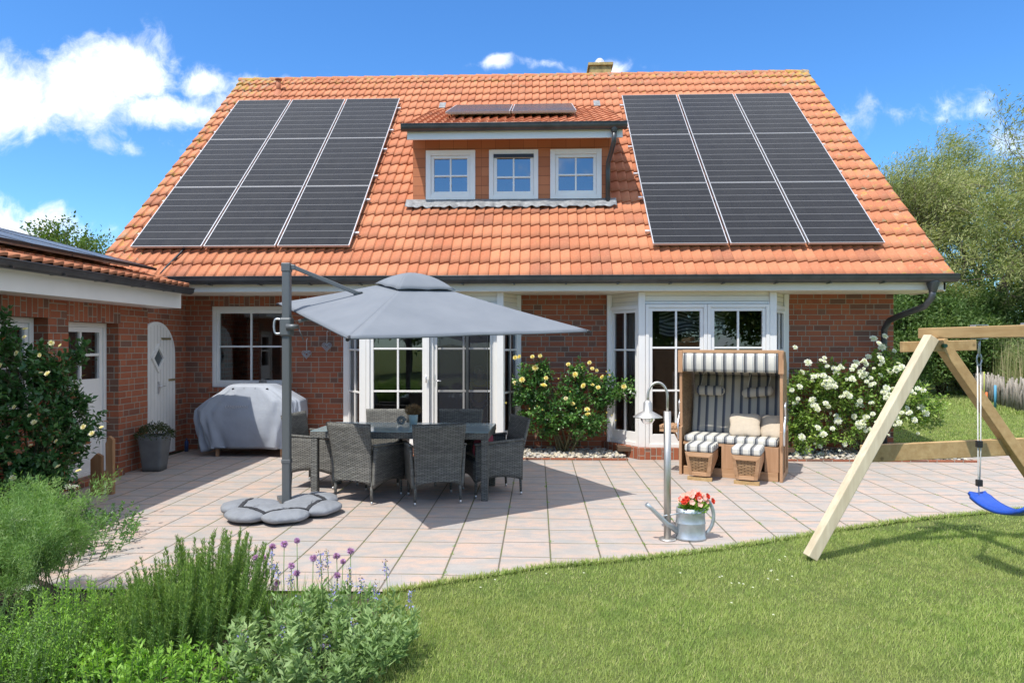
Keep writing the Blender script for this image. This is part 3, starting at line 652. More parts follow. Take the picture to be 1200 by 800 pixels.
# bay 2: door leaf pairs
D1 = window(H, (1.60, 10.195, .17), (1,0,0), .905, 2.12, 2, [.84, 1.475], name='door', fw=.05, sash=.05, kick=.09)
D2 = window(H, (2.51, 10.195, .17), (1,0,0), .905, 2.12, 2, [.84, 1.475], name='door', fw=.05, sash=.05, kick=.09)
# bay 1: glazed leaf left, opening with screen right
D3 = window(H, (-2.58, 10.195, .17), (1,0,0), .955, 2.12, 2, [.82, 1.46], name='door', fw=.055, sash=.05, kick=.06)
D4 = window(H, (-1.62, 10.195, .17), (1,0,0), 1.01, 2.12, 2, [.82, 1.46], name='door', fw=.055, sash=.05, kick=.06, recess=.05)
b = MB(); b.box(-1.50, -1.492, 10.16, 10.19, .26, 2.22); b.box(-.748, -.74, 10.16, 10.19, .26, 2.22); b.box(-1.07, -1.03, 10.163, 10.192, .25, 2.22); b.build('screen_frame', M['zinc'], D4)
b = MB(); b.add([(-1.5, 10.178, .26), (-.74, 10.178, .26), (-.74, 10.178, 2.22), (-1.5, 10.178, 2.22)], [(0,1,2,3)]); b.build('insect_screen', M['screen'], D4)
b = MB(); b.box(-1.535, -1.525, 10.15, 10.165, 1.06, 1.24); b.tube([(-1.53,10.15,1.15),(-1.44,10.14,1.15)], .009, 8); b.build('handle', M['alu'], D4)
b = MB(); b.tube([(-1.665,10.15,1.12),(-1.665,10.14,1.24)], .010, 8); b.build('handle', M['alu'], D3)

# interior of the ground floor: floor, ceiling, walls, a few furnishings seen dimly
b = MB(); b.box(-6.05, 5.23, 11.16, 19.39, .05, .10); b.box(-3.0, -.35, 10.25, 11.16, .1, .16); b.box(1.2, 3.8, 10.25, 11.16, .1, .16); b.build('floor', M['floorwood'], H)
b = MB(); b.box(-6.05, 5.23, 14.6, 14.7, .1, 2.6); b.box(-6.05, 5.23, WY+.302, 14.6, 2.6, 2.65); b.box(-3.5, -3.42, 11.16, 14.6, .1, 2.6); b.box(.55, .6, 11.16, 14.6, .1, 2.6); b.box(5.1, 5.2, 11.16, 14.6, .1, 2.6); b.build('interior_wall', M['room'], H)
def curtain(x0, x1, y, z0, z1, m, k=40, a=.012, dx=0, dy=0):
    q = MB(); q.grid(lambda s, t: (x0+(x1-x0)*s+dx*s, y+dy*s+a*math.sin(k*s*(x1-x0+abs(dy))*3), z0+(z1-z0)*t), 40, 2); return q.build('curtain', m, H, solid=.003)
curtain(1.32, 1.62, 10.72, .25, 2.25, M['curtaindark'], dy=-.30)
curtain(2.06, 2.38, 10.5, .22, 1.28, M['curtain'])
curtain(-.50, -.42, 10.7, .25, 2.25, M['curtaindark'], dy=-.2)
b = MB()
def swag(s, t): x = 1.86+1.0*s; sag = .05*math.cos(s*4*PI)*.6; return (x, 10.52+.03*math.sin(s*9), 2.20-.36*t-(sag if t < .5 else -sag*.6)-.02*math.sin(s*13)*t+.10*(s < .12)*(s/.12-1)*0)
b.grid(swag, 30, 12)
def uvg(me):
    n = len(me.loops); vi = np.empty(n, int); me.loops.foreach_get('vertex_index', vi); j = vi//31; i = vi % 31; return i/30., j/12.*.36
b.build('striped_blind', M['swag'], H, uvs=uvg, solid=.004)
b = MB(); b.lathe([(.10,0),(.16,.05),(.18,.2),(.15,.36),(.10,.42),(.001,.43)], (2.42,10.9,.95)); b.lathe([(.15,0),(.15,.02),(.03,.04),(.02,.95)], (2.42,10.9,0)); b.build('lampshade', M['curtain'], H)
b = MB(); b.lathe([(.09,0),(.10,.25),(.05,.26)], (-4.15,11.2,1.02)); b.build('wooden_jar', M['teak'], H)

# dormer
dm = MB(); dm.box(-2.09, 1.21, 11.38, 11.60, 3.9, 4.13); dm.box(-2.09, 1.21, 11.38, 11.60, 4.91, 5.12)
for (a0_, a1_) in ((-2.09, -1.84), (-1.07, -.78), (-.02, .24), (1.03, 1.21)): dm.box(a0_, a1_, 11.38, 11.60, 4.13, 4.91)
dormer = dm.build('dormer', M['clad'], H)
q = MB()
for x in (-2.09, 1.16): q = MB(); q.prism([(x, 11.605, 4.2), (x, 11.605, 5.10), (x, 13.7, 6.2)], (.05, 0, 0)); q.build('dormer_cheek', M['clad'], dormer)
da = math.atan2(1.30, 3.05); dS = (0, math.cos(da), math.sin(da)); dN = (0, -math.sin(da), math.cos(da)); dl = math.hypot(3.05, 1.30)
tiles('dormer_roof', (-2.17, 10.93, 5.20), (1,0,0), dS, dN, 3.57, dl, 10, .1505, parent=dormer)
q = MB(); gutter(q, (-2.19, 10.915, 5.215), (1.42, 10.915, 5.215), .08); q.build('dormer_gutter', M['zinc'], dormer)
q = MB(); q.box(-2.11, 1.36, 10.97, 11.0, 5.0, 5.16); q.prism([(-2.11, 11.0, 5.03), (-2.11, 11.4, 5.18), (-2.11, 11.4, 5.22), (-2.11, 11.0, 5.10)], (3.47, 0, 0)); q.build('dormer_fascia', M['white'], dormer, bevel=.003)
q = MB(); q.box(-2.12, 1.24, 11.355, 11.376, 4.0, 4.10)
q.grid(lambda a_, t_: (-2.20+3.50*a_, 11.38-(.15+.035*abs(math.sin(a_*3.5/.1505*PI))+.02*math.sin(a_*41))*t_, 4.10-(.145+.03*abs(math.sin(a_*3.5/.1505*PI)))*t_+.012*math.sin(a_*97)*t_+.02), 140, 4)
q.build('lead_apron', M['lead'], dormer, solid=.004)
for x in (-1.93, 1.20): q = MB(); q.obox(Vector((x-.07, 13.78, 6.44))+Vector(SN)*.04, (.13,0,0), Vector(SU)*.24, Vector(SN)*.012); q.build('flashing_piece', M['lead'], dormer)
for (x0, x1) in ((-1.87, -1.04), (.21, 1.06)): window(H, (x0, 11.37, 4.11), (1,0,0), x1-x0, .825, 2, [.40], fw=.085, sash=.05, bar=.028, glass=M['dormglass'])
wmid = window(H, (-.81, 11.37, 4.11), (1,0,0), .82, .825, 2, [.37], fw=.075, sash=.055, bar=.028, glass=M['dormglass'])
q = MB(); q.box(-.733, -.067, 11.345, 11.364, 4.802, 4.858); q.build('roller_slit', M['black'], wmid)
q = MB(); q.box(-1.95, 1.12, 12.0, 12.05, 3.9, 5.1); q.build('blind', simple('dormer_blind', (.42,.43,.45), .9), H)
q = MB(); q.lathe([(.06,0),(.06,-.03),(.04,-.08)], (1.22,10.915,5.14), 12); q.tube([(1.22,10.915,5.08),(1.215,10.93,4.93),(1.19,11.10,4.80),(1.165,11.30,4.70),(1.16,11.33,4.55),(1.16,11.33,4.0)], .038, 12); q.build('downpipe', M['zinc'], H)
settle(H)

# ------------------------------------------------------------------ solar panels
def solar(label, O, U, S, Nn, w, l, raise_=.10, rails=(0, 0), group='solar panels on the roofs', fr=None):
    O, U, S, Nn = map(Vector, (O, U, S, Nn)); t = thing('solar_panel', label, 'solar panel', group)
    O = O+Nn*raise_; f = MB(); e = .014; h = .035
    f.obox(O, U*e, S*l, Nn*h); f.obox(O+U*(w-e), U*e, S*l, Nn*h); f.obox(O+U*e, U*(w-2*e), S*e*.8, Nn*h, 1); f.obox(O+U*e+S*(l-e*.8), U*(w-2*e), S*e*.8, Nn*h, 1)
    f.build('frame', [fr or M['alu'], fr or M['framegrey']], t)
    g = MB(); P = O+Nn*(h-.004); a = P+U*e+S*e*.8; g.add([a, a+U*(w-2*e), a+U*(w-2*e)+S*(l-1.6*e), a+S*(l-1.6*e)], [(0,1,2,3)]); 
    g.build('cell_glass', M['cells'], t, uvs=lambda me: (np.array([0, 6, 6, 0.]), np.array([0, 0, 9, 9.])))
    k = MB(); k.obox(O+U*e+S*e+Nn*.004, U*(w-2*e), S*(l-2*e), Nn*.006); k.build('back_sheet', M['black'], t)
    for q in (.22, .78): r = MB(); r.obox(O+U*(.002-rails[0])+S*(l*q)-Nn*.045, U*(w-.004+rails[0]+rails[1]), S*.04, Nn*.04); r.build('mounting_rail', M['alu'], t)
    return settle(t)
rowsn = ['bottom', 'middle', 'top']; coln = ['left', 'middle', 'right']
for an, x0 in (('left', -6.30), ('right', 1.735)):
    for c in range(3):
        for r in range(3):
            O = Vector((x0+c*1.152, 9.95, 2.67))+Vector(SU)*(.648+r*1.762)
            solar(f'dark solar panel, {rowsn[r]} row and {coln[c]} column of the nine-panel array {an} of the dormer', O, (1,0,0), SU, SN, 1.118, 1.752, .095, (.07 if c == 0 else 0, .07 if c == 2 else 0))
for c in range(2):
    O = Vector((-1.60+c*1.15, 10.93, 5.20))+Vector(dS)*1.0
    solar(f'{coln[c*2]} of the two solar panels lying on the dormer roof', O, (1,0,0), dS, dN, 1.12, 1.70, .11)

# ------------------------------------------------------------------ garage
G_ = thing('brick_garage', 'low brick garage with white fascia and flat-pitched tiled roof left of the patio', 'garage')
GX = -5.43; b = MB()
def gw(y0, y1, z0, z1, x0=None, x1=GX): b.box(GX-.35 if x0 is None else x0, x1, y0, y1, z0, z1)
gw(2.5, 5.7, 0, 2.3); gw(5.7, 7.38, 0, .95, x1=GX); gw(5.7, 7.38, 1.99, 2.3); gw(7.38, 7.71, 0, 2.3); gw(7.71, 8.655, 1.965, 2.3); gw(8.655, 9.315, 0, 2.3)
b.box(-5.9, -5.69, 9.315, 10.845, 0, 2.6); b.box(-9.5, -5.785, 2.5, 2.8, 0, 2.3); b.box(-9.5, -5.92, 10.5, 10.845, 0, 2.6)
b.build('wall', M['brick'], G_)
b = MB(); b.box(-6.6, -6.5, 2.9, 10.4, 0, 2.3); b.build('interior_wall', M['room'], G_)
for (y0, y1, z) in ((5.66, 7.42, 1.99), (7.68, 8.69, 1.965)): b = MB(); b.box(GX-.05, GX+.003, y0, y1, z, 2.198); b.build('lintel', M['brick'], G_, uvswap=True)
b = MB(); b.box(-5.62, -5.36, 7.70, 8.68, .002, .062); b.build('doorstep', M['brick'], G_, uvswap=True)
gw1 = window(G_, (-5.6, 7.375, .95), (0,-1,0), 1.67, 1.04, 4, [.5], n=(1,0,0), fw=.07, sash=.06) if False else window(G_, (-5.6, 5.7, .95), (0,1,0), 1.67, 1.04, 2, [.50], n=(1,0,0), fw=.06, sash=.05, sashes=2)
gd = window(G_, (-5.6, 7.72, .065), (0,1,0), .93, 1.90, 2, [1.50], n=(1,0,0), name='door', fw=.055, sash=.06, bar=.035, kick=1.08)
b = MB(); b.obox((-5.60, 7.90, .22), (0,.57,0), (.004,0,0), (0,0,.9)); b.build('door_panel', M['white'], gd, bevel=.003)
# arched door
def arch_outline(cy, r, zs, z0, n=18): return [(cy-r, z0)]+[(cy-r*math.cos(PI*k/n), zs+r*math.sin(PI*k/n)) for k in range(n+1)]+[(cy+r, z0)]
ol = arch_outline(9.945, .50, 1.53, .04)
b = MB(); b.prism([(-5.70, y, z) for y, z in ol], (.05, 0, 0)); ad = b.build('arched_door', M['white'], G_)
b = MB()
for k in range(-5, 6):
    y = 9.945+k*.085; zt = 1.53+math.sqrt(max(0, .5**2-(k*.085)**2))-.05
    b.box(-5.652, -5.648, y-.004, y+.004, .08, zt)
b.build('board_groove', M['curtain'], ad)
cz, cy = 1.49, 9.945; b = MB(); rr, ri = .215, .15
for k in range(4):
    a0, a1 = PI/2*k, PI/2*(k+1); p = lambda r, a: (-5.652, cy+r*.82*math.cos(a), cz+r*math.sin(a))
    b.prism([p(ri, a0), p(rr, a0), p(rr, a1), p(ri, a1)], (.03, 0, 0))
b.build('diamond_frame', M['white'], ad)
b = MB(); b.add([(-5.645, cy-ri*.82, cz), (-5.645, cy, cz-ri), (-5.645, cy+ri*.82, cz), (-5.645, cy, cz+ri)], [(0,1,2,3)]); b.build('pane', simple('dark_pane', (.10,.115,.13), .05, spec=.9), ad)
b = MB()
for z in (.35, 1.15, 1.78): b.box(-5.652, -5.636, 10.25 if z < 1.6 else 10.05, 10.44 if z < 1.6 else 10.30, z-.015, z+.015)
b.build('hinge', simple('brass', (.45,.36,.18), .4, .8), ad)
b = MB(); b.tube([(-5.65,9.97,1.07),(-5.60,9.97,1.07),(-5.60,10.06,1.07)], .010, 8); b.box(-5.652, -5.64, 9.95, 9.99, .96, 1.14); b.build('handle', M['alu'], ad)
ga = math.radians(14.5); gS = (-math.cos(ga), 0, math.sin(ga)); gN = (math.sin(ga), 0, math.cos(ga))
gr = tiles('roof', (-4.90, 3.0, 2.50), (0,1,0), gS, gN, 6.40, 3.9, 12, .1505, parent=G_)
b = MB(); b.add([(-5.0,3.0,2.49),(-5.0,9.38,2.49),(-8.68,9.38,3.44),(-8.68,3.0,3.44),(-12,3,2.5),(-12,9.38,2.5)], [(0,1,2,3),(3,2,5,4)]); b.build('roof_deck', M['tile'], gr, scaleuv=3)
b = MB(); gutter(b, (-4.885, 2.9, 2.475), (-4.885, 9.42, 2.475), .065, (1,0,0))
for y in np.arange(3.3, 9.4, .7): b.box(-4.98, -4.81, y-.012, y+.012, 2.40, 2.412)
b.build('gutter', M['zinc'], G_)
b = MB(); b.box(-5.05, -5.02, 2.6, 9.44, 2.20, 2.42); b.box(-5.052, -5.012, 2.6, 9.44, 2.40, 2.425); b.box(-5.048, -5.022, 2.6, 9.44, 2.425, 2.485); b.box(-5.43, -5.05, 2.6, 9.44, 2.20, 2.215); b.box(-5.43, -5.05, 9.41, 9.44, 2.215, 2.46); b.build('fascia', M['white'], G_, bevel=.003)
settle(G_)
for k in range(4):
    for r in range(2):
        O = Vector((-5.20, 9.10-(k+1)*1.15, 2.50+.30*math.tan(ga)))+Vector(gS)*(r*1.74)
        solar(f'solar panel on the garage roof, {["first","second","third","fourth"][k]} from the house end, {["lower row by the gutter","upper row"][r]}', O+Vector((0,0,.0)), (0,1,0), gS, gN, 1.13, 1.72, .12, fr=M['black'])
# ------------------------------------------------------------------ cantilever parasol
def cubic(pts, n=12):
    out = []
    for i in range(len(pts)-1):
        p0 = Vector(pts[max(i-1, 0)]); p1 = Vector(pts[i]); p2 = Vector(pts[i+1]); p3 = Vector(pts[min(i+2, len(pts)-1)])
        for k in range(n):
            t = k/n; out.append(.5*((2*p1)+(-p0+p2)*t+(2*p0-5*p1+4*p2-p3)*t*t+(-p0+3*p1-3*p2+p3)*t**3))
    out.append(Vector(pts[-1])); return out
PB = Vector((-2.574, 6.919, 0))
par = thing('cantilever_parasol', 'open grey cantilever parasol leaning over the wicker dining set', 'parasol')
b = MB(); b.box(PB.x-.042, PB.x+.042, PB.y-.035, PB.y+.035, .05, 2.50); b.build('mast', M['mast'], par, bevel=.012)
b = MB(); b.box(PB.x-.047, PB.x+.047, PB.y-.04, PB.y+.04, 2.44, 2.53); b.box(PB.x+.04, PB.x+.09, PB.y-.02, PB.y+.02, 2.46, 2.515); b.build('mast_cap', M['mast'], par, bevel=.008)
b = MB(); b.box(PB.x-.046, PB.x+.046, PB.y-.039, PB.y+.039, .48, .52); b.build('mast_collar', M['mast'], par, bevel=.006)
Cn, CR, CB, CL_ = [Vector(q) for q in ((-1.539,5.496,1.755), (.521,6.974,1.84), (-.845,9.035,2.22), (-2.905,7.556,2.16))]
apex = Vector((-1.35, 7.22, 2.40)); cs = [Cn, CR, CB, CL_]
mids = [(cs[i]+cs[(i+1) % 4])/2+Vector((0,0,.0)) for i in range(4)]
ring = [];
for i in range(4): ring += [cs[i], mids[i]]
def canopy_pt(th, t):
    """th 0..8 around, t 0 apex..1 rim; ribs straight, cloth sags between them, rim slightly concave"""
    k = int(math.floor(th)) % 8; f = th-math.floor(th); A = ring[k]; B = ring[(k+1) % 8]
    P = A.lerp(B, f); ctr = apex; inward = (ctr-P); inward.z = 0; inward.normalize()
    P = P+inward*(.02*math.sin(PI*f)); q = ctr.lerp(P, t)
    q.z += .0025*math.sin(th*17+t*5)*t*(1-t); q.z -= .016*math.sin(PI*f)*t*(1-.6*t)+.012*math.sin(PI*min(t, 1))
    return q
b = MB(); b.grid(lambda s, t: canopy_pt(s*8*.99999, .13+t*.87), 96, 20); can = b.build('canopy', M['canopy'], par, solid=.004)
b = MB(); b.grid(lambda s, t: canopy_pt(s*8*.99999, 1.)-Vector((0,0,.018*t)), 96, 1); b.build('hem', M['canopy'], can, solid=.002)
b = MB()
def vent(s, t):
    q = canopy_pt(s*8*.99999, .0+t*.26); r_ = canopy_pt(s*8*.99999, .26); k = max(0, 1-t**1.9); q.z = (r_.z+.022)*(1-k)+(apex.z+.055)*k+.012*abs(math.sin(s*8*PI))*t; return q
b.grid(vent, 64, 8); b.build('vent_cap', M['canopy'], can, solid=.004)
for i in range(8):
    e = canopy_pt(i, 1.); pth = [canopy_pt(i, t)-Vector((0,0,.022)) for t in (.08,.3,.5,.7,.85,.99)]
    b = MB(); b.tube(pth, .010, 8); b.build('rib', M['mast'], par)
for i in (0, 2, 4, 6):
    e = canopy_pt(i, 1.); q = (e-apex).normalized(); b = MB(); b.tube([e-q*.03-Z*.01, e+q*.02-Z*.015], .016, 8); b.build('rib_end_cap', M['black'], par)
hub = apex-Vector((0,0,.12)); b = MB(); b.lathe([(.001,-.10),(.05,-.10),(.06,-.02),(.06,.05),(.001,.06)], tuple(hub), 16); b.build('hub', M['mast'], par)
A = Vector((-1.90, 7.10, 2.235)); top = Vector((PB.x+.07, PB.y, 2.488))
b = MB(); b.beam(top, A+(A-top)*.04, .032, .042); b.build('upper_arm', M['mast'], par, bevel=.006)
b = MB(); b.beam(A+Vector((-.03,0,-.03)), hub, .03, .04); b.build('inner_arm', M['mast'], par, bevel=.006)
b = MB(); q = A+Vector((.0,0,.0)); dirn = (apex-A).normalized(); mid_ = (A+Vector((-.22,-.06,-.10)))
b.beam(A+Vector((-.02,0,.005)), A+Vector((.06,.01,.008)), .05, .012); b.build('arm_bracket', M['mast'], par)
LT = Vector((PB.x+.12, PB.y+.0, 1.93)); b = MB(); b.beam(LT, Vector((-2.10,7.03,2.05)), .03, .034); b.build('lower_strut', M['mast'], par, bevel=.006)
hs_ = MB(); hs_.box(PB.x-.06, PB.x+.06, PB.y-.055, PB.y+.055, 1.78, 1.97); hd = hs_.build('sliding_housing', M['mast'], par, bevel=.018)
b = MB(); b.tube(cubic([(PB.x-.05,PB.y-.02,1.95),(PB.x-.11,PB.y-.02,1.95),(PB.x-.125,PB.y-.02,1.88),(PB.x-.11,PB.y-.02,1.81),(PB.x-.05,PB.y-.02,1.81)], 5), .012, 8); b.build('grip', M['galv'], hd)
b = MB(); b.tube([(PB.x+.02,PB.y-.06,1.87),(PB.x+.14,PB.y-.05,1.88)], [.035, .02], 12); b.tube([(PB.x+.13,PB.y-.05,1.89),(PB.x+.19,PB.y-.05,1.74)], .006, 6); b.build('crank', M['mast'], hd)
for a in (0, PI/2):
    b = MB(); d = Vector((math.cos(a+.5), math.sin(a+.5), 0))*.5; b.beam(PB+Z*.03-d, PB+Z*.03+d, .06, .04) if a == 0 else (b.beam(PB+Z*.03-d, PB+Z*.03-d*.08, .06, .04), b.beam(PB+Z*.03+d*.08, PB+Z*.03+d, .06, .04)); b.build('base_beam', M['mast'], par)
settle(par)
def bag(angle, label, rad=.315, sx=.285, sy=.225, seed=0):
    t = thing('weight_bag', label, 'weight bag', 'grey bags weighing down the parasol foot'); c = PB+Vector((math.cos(angle)*rad, math.sin(angle)*rad-.11, 0)); ca, sa = math.cos(angle), math.sin(angle)
    def f(s, v, off=0):
        th = s*2*PI; ph = v*PI; x = math.cos(th)*math.sin(ph); y = math.sin(th)*math.sin(ph); z = math.cos(ph)
        ex = lambda a, p: math.copysign(abs(a)**p, a)
        wdg = .62+.38*((x+1)/2)**.8
        X = ex(x, .8)*sx*1.0; Y = ex(y, .8)*sy*wdg*1.15; zz = .065+ex(z, .85)*(.062 if z > 0 else .06)
        zz += (.004*math.sin(X*21+seed+Y*9)+.0035*math.sin(Y*75+seed)*min(1, abs(X-.05)*6)) if z > 0 else 0; cr = math.exp(-((X-.05)/.035)**2)*.020*(z > 0); zz -= cr
        X += .008*math.sin(th*7+seed)
        return (c.x+ca*X-sa*Y, c.y+sa*X+ca*Y, max(.003, zz))
    b = MB(); b.grid(f, 48, 24, closeu=True); b.build('bag', M['bag'], t)
    st = MB(); pth = []
    for k in range(17):
        y = (k/16*2-1)*.93; X = .05; Y = y*sy*1.02; zz = .095+.066*(max(0, 1-abs(y)**3.0)) if abs(y) < 1 else .06
        zz = .058+.090*max(0, 1-abs(y)**3.2)
        wx, wy = c.x+ca*X-sa*Y, c.y+sa*X+ca*Y; zz = max(p_[2] for p_ in b.v if (p_[0]-wx)**2+(p_[1]-wy)**2 < .022**2) +.007 if any((p_[0]-wx)**2+(p_[1]-wy)**2 < .022**2 for p_ in b.v) else zz
        pth.append(Vector((c.x+ca*X-sa*Y, c.y+sa*X+ca*Y, zz)))
    for i in range(16):
        p, q = pth[i], pth[i+1]; w_ = Vector((ca, sa, 0))*.019; st.add([p-w_, p+w_, q+w_, q-w_], [(0,1,2,3)])
    st.build('strap', M['strap'], t, solid=.006)
    settle(t)
for a, lb in ((184, 'leftmost grey bag on the parasol foot, pointing towards the door'), (240, 'grey bag on the parasol foot, front left'), (294, 'grey bag on the parasol foot, nearest the lawn'), (352, 'grey bag on the parasol foot, right side below the wicker chair'), (52, 'grey bag on the parasol foot, at the back beside the table leg')):
    bag(math.radians(a), lb, seed=a)

# ------------------------------------------------------------------ table
tb = thing('dining_table', 'grey wicker dining table with glass top painted in the blue of reflected sky', 'table', None, (-1.505, 7.84, 0), math.radians(-2))
b = MB(); b.box(-.99, .99, -.44, -.355, .665, .735); b.box(-.99, .99, .355, .44, .665, .735); b.box(-.99, -.905, -.355, .355, .665, .735); b.box(.905, .99, -.355, .355, .665, .735); b.build('table_frame', M['wick'], tb, bevel=.006)
for sx in (-1, 1):
    for sy in (-1, 1): b = MB(); b.box(sx*.945-.038, sx*.945+.038, sy*.395-.038, sy*.395+.038, .0, .664); b.build('leg', M['wick'], tb, bevel=.006)
b = MB(); b.box(-.985, .985, -.435, .435, .737, .744); b.build('glass_top', M['tableglass'], tb, bevel=.002)
b = MB(); b.box(-.9, .9, -.35, .35, .70, .705); b.build('under_tray', M['mast'], tb)
# ------------------------------------------------------------------ chairs (front towards +y)
def make_chair(label):
    t = thing('wicker_chair', label, 'chair', 'wicker chairs around the dining table')
    b = MB()
    def back(s, v):      # s across, v up
        z = .20+v*.66; wd = .250+.035*max(0, (z-.45)/.4)-.012*max(0, (.45-z)/.3); x = (s*2-1)*wd
        y = -.27-.085*max(0, (z-.40)/.46)**1.1-.02*(1-(s*2-1)**2)
        if v == 0: z += .045*(1-(s*2-1)**2)
        return (x, y, z)
    b.grid(back, 16, 14); b.build('backrest', M['wick'], t, solid=.032, bevel=.0)
    for sx in (-1, 1):
        b = MB()
        def side(s, v):
            y = -.275+s*.56; zt = .585+.03*(1-s)-.0; zb = .175+.05*math.sin(PI*s); z = zb+(zt-zb)*v; x = sx*(.262+.022*v+.006*math.sin(PI*s)); return (x, y+.012*(1-v)*0, z)
        b.grid(side, 14, 8); b.build('arm_side', M['wick'], t, solid=.034)
        b = MB(); b.grid(lambda s, v: (sx*(.284+.0+(v-.5)*.05), -.285+s*.58, .592+.03*(1-s)+.012*math.sin(PI*v)), 10, 4); b.build('armrest', M['wick'], t, solid=.02)
    b = MB(); b.grid(lambda s, v: ((s*2-1)*.245, .275-.006*math.sin(PI*s), .18+.045*math.sin(PI*s)*(1-v)+v*.22), 12, 5); b.build('front_apron', M['wick'], t, solid=.03)
    b = MB(); b.box(-.243, .243, -.262, .262, .385, .415); b.build('seat', M['wick'], t, bevel=.01)
    for sx in (-1, 1):
        for sy in (-1, 1):
            b = MB(); b.tube([(sx*.238, sy*.262-.0, .24), (sx*.243, sy*.268, .035)], [.019, .014], 10); lg = b.build('leg', M['wick'], t); b = MB(); b.tube([(sx*.243, sy*.268, .036), (sx*.244, sy*.269, .0)], .0135, 10); b.build('foot_tip', M['chrome'], lg)
    b = MB(); b.box(-.035, .035, -.302, -.296, .245, .262); b.build('name_tag', M['chrome'], t)
    return t
ch0 = make_chair('near left wicker chair with a shadow stripe on its back, backrest towards the lawn')
chairs = [(-1.87, 7.50, -23.5, None), (-1.14, 7.46, 18, 'near right wicker chair with a white seat pad, backrest towards the lawn'),
          (-2.62, 8.17, -98, 'wicker chair at the left head of the table, beside the covered barbecue'),
          (-1.93, 8.42, 181, 'wicker chair behind the table on the left, back to the bay window'),
          (-.99, 8.45, 180, 'wicker chair behind the table on the right, in front of the glass door'),
          (-.53, 7.84, 113, 'wicker chair at the right head of the table, with a red cushion on it')]
for x, y, r, lb in chairs:
    c = ch0 if lb is None else copy_tree(ch0)
    c.location = (x, y, 0); c.rotation_euler = (0, 0, math.radians(r))
    if lb: c['label'] = lb
def cushion(name, label, m, loc, rz, w, d, h, tilt=0., cat='cushion', group=None, pin=.12, rx=0.):
    b = MB()
    def f(s, v):
        th = s*2*PI; ph = (v-.5)*PI; e = lambda a, p: math.copysign(abs(a)**p, a)
        x = e(math.cos(th), .42)*e(math.cos(ph), .5); y = e(math.sin(th), .42)*e(math.cos(ph), .5); z = e(math.sin(ph), .8)
        k = 1+pin*(abs(x)*abs(y)) ; flat = 1-pin*2.2*(abs(x*y))
        return (x*w/2*k, y*d/2*k, z*h/2*flat)
    b.grid(f, 40, 14, closeu=True); o = b.build(name, m); o.location = loc; o.rotation_euler = (tilt, rx, rz); return tag(o, label, cat, group)
cushion('seat_cushion', 'white seat pad on the near right wicker chair', M['cushion_white'], (-1.14, 7.475, .435), math.radians(18), .44, .46, .045)
cushion('seat_cushion', 'beige seat pad on the wicker chair at the right head of the table', M['cushion_beige'], (-.55, 7.84, .437), math.radians(113), .44, .46, .05)
cushion('throw_cushion', 'dark red cushion on the wicker chair at the right head of the table', M['cushion_red'], (-.62, 7.74, .56), math.radians(75), .36, .13, .30, tilt=.2)
# on the table
t = thing('potted_heather', 'small mint green pot with brownish heather on the glass table', 'potted plant', None, (-1.475, 8.06, .745))
b = MB(); b.lathe([(.001,0),(.045,0),(.055,.11),(.058,.118),(.052,.118),(.048,.10),(.001,.10)], (0,0,0), 20); b.build('pot', M['pot'], t)
P = rand_dirs(1100)*np.array([.095,.095,.062])*rng.uniform(.3, 1, (1100, 1))+np.array([0,0,.165]); V, F = leaves(P, P-np.array([0,0,.10]), rng.uniform(.015,.035,1100), .010); npmesh('heather', V, F, M['brownplant'], t, lv=lvleaf(1100))
b = MB(); sp = []
for k in range(60): a = k*.33; r = .052-.0008*k; sp.append((-1.60+r*math.cos(a), 7.99-.03, .745+.058+r*math.sin(a)))
b.tube(sp, [.012-.00015*k for k in range(60)], 8); tag(b.build('snail_ornament', M['stonegrey']), 'grey spiral snail ornament on the glass table beside the pot', 'ornament')

# ------------------------------------------------------------------ covered barbecue
bq = thing('covered_barbecue', 'barbecue under a blue grey cover below the kitchen window', 'barbecue')
lev = [(.09, -5.06, -3.72, 10.10, 10.66), (.30, -5.13, -3.66, 10.07, 10.69), (.55, -5.20, -3.61, 10.06, 10.71), (.70, -5.20, -3.60, 10.07, 10.71), (.84, -5.05, -3.62, 10.10, 10.70), (.97, -4.84, -3.84, 10.14, 10.68), (1.065, -4.72, -4.02, 10.17, 10.66), (1.085, -4.66, -4.07, 10.22, 10.62)]
def cov(s, v):
    f = v*(len(lev)-1); i = min(int(f), len(lev)-2); f -= i; a, c = lev[i], lev[i+1]; q = [a[k]+(c[k]-a[k])*f for k in range(5)]
    z, x0, x1, y0, y1 = q; th = s*2*PI; e = lambda a, p: math.copysign(abs(a)**p, a)
    cx, cy = (x0+x1)/2, (y0+y1)/2; X = e(math.cos(th), .38); Y = e(math.sin(th), .38)
    fold = (1-z/1.12)*(.042*math.sin(th*9+z*3)+.026*math.sin(th*19+1.3-z*5)+.014*math.sin(th*31+z*9))+.008*math.sin(th*5+z*9)
    hem = .03*math.sin(th*3+1)*(v < .01)+.06*max(0, math.cos(th+.9))*(v < .01)
    return (cx+X*(x1-x0)/2*(1+fold), cy+Y*(y1-y0)/2+fold*.8*np.sign(Y)*min(1, abs(Y)*2), z+hem)
b = MB(); b.grid(cov, 160, 40, closeu=True); n = len(b.v)-160; b.add([b.v[n+k] for k in range(160)], [tuple(range(160))]); cvr = b.build('cover', M['cover'], bq, solid=.003)
for x in (-4.60, -4.43, -4.26, -4.08): b = MB(); b.tube([(x, 10.165, 1.02), (x, 10.155, 1.015)], .02, 10); b.build('eyelet', M['coverdark'], cvr)
b = MB(); b.box(-4.9, -3.85, 10.2, 10.6, .12, .5); b.build('cabinet', M['teakx'], bq)
for x in (-4.85, -3.86): b = MB(); b.box(x-.022, x+.022, 10.16, 10.20, 0, .2); b.build('leg', M['teak'], bq)
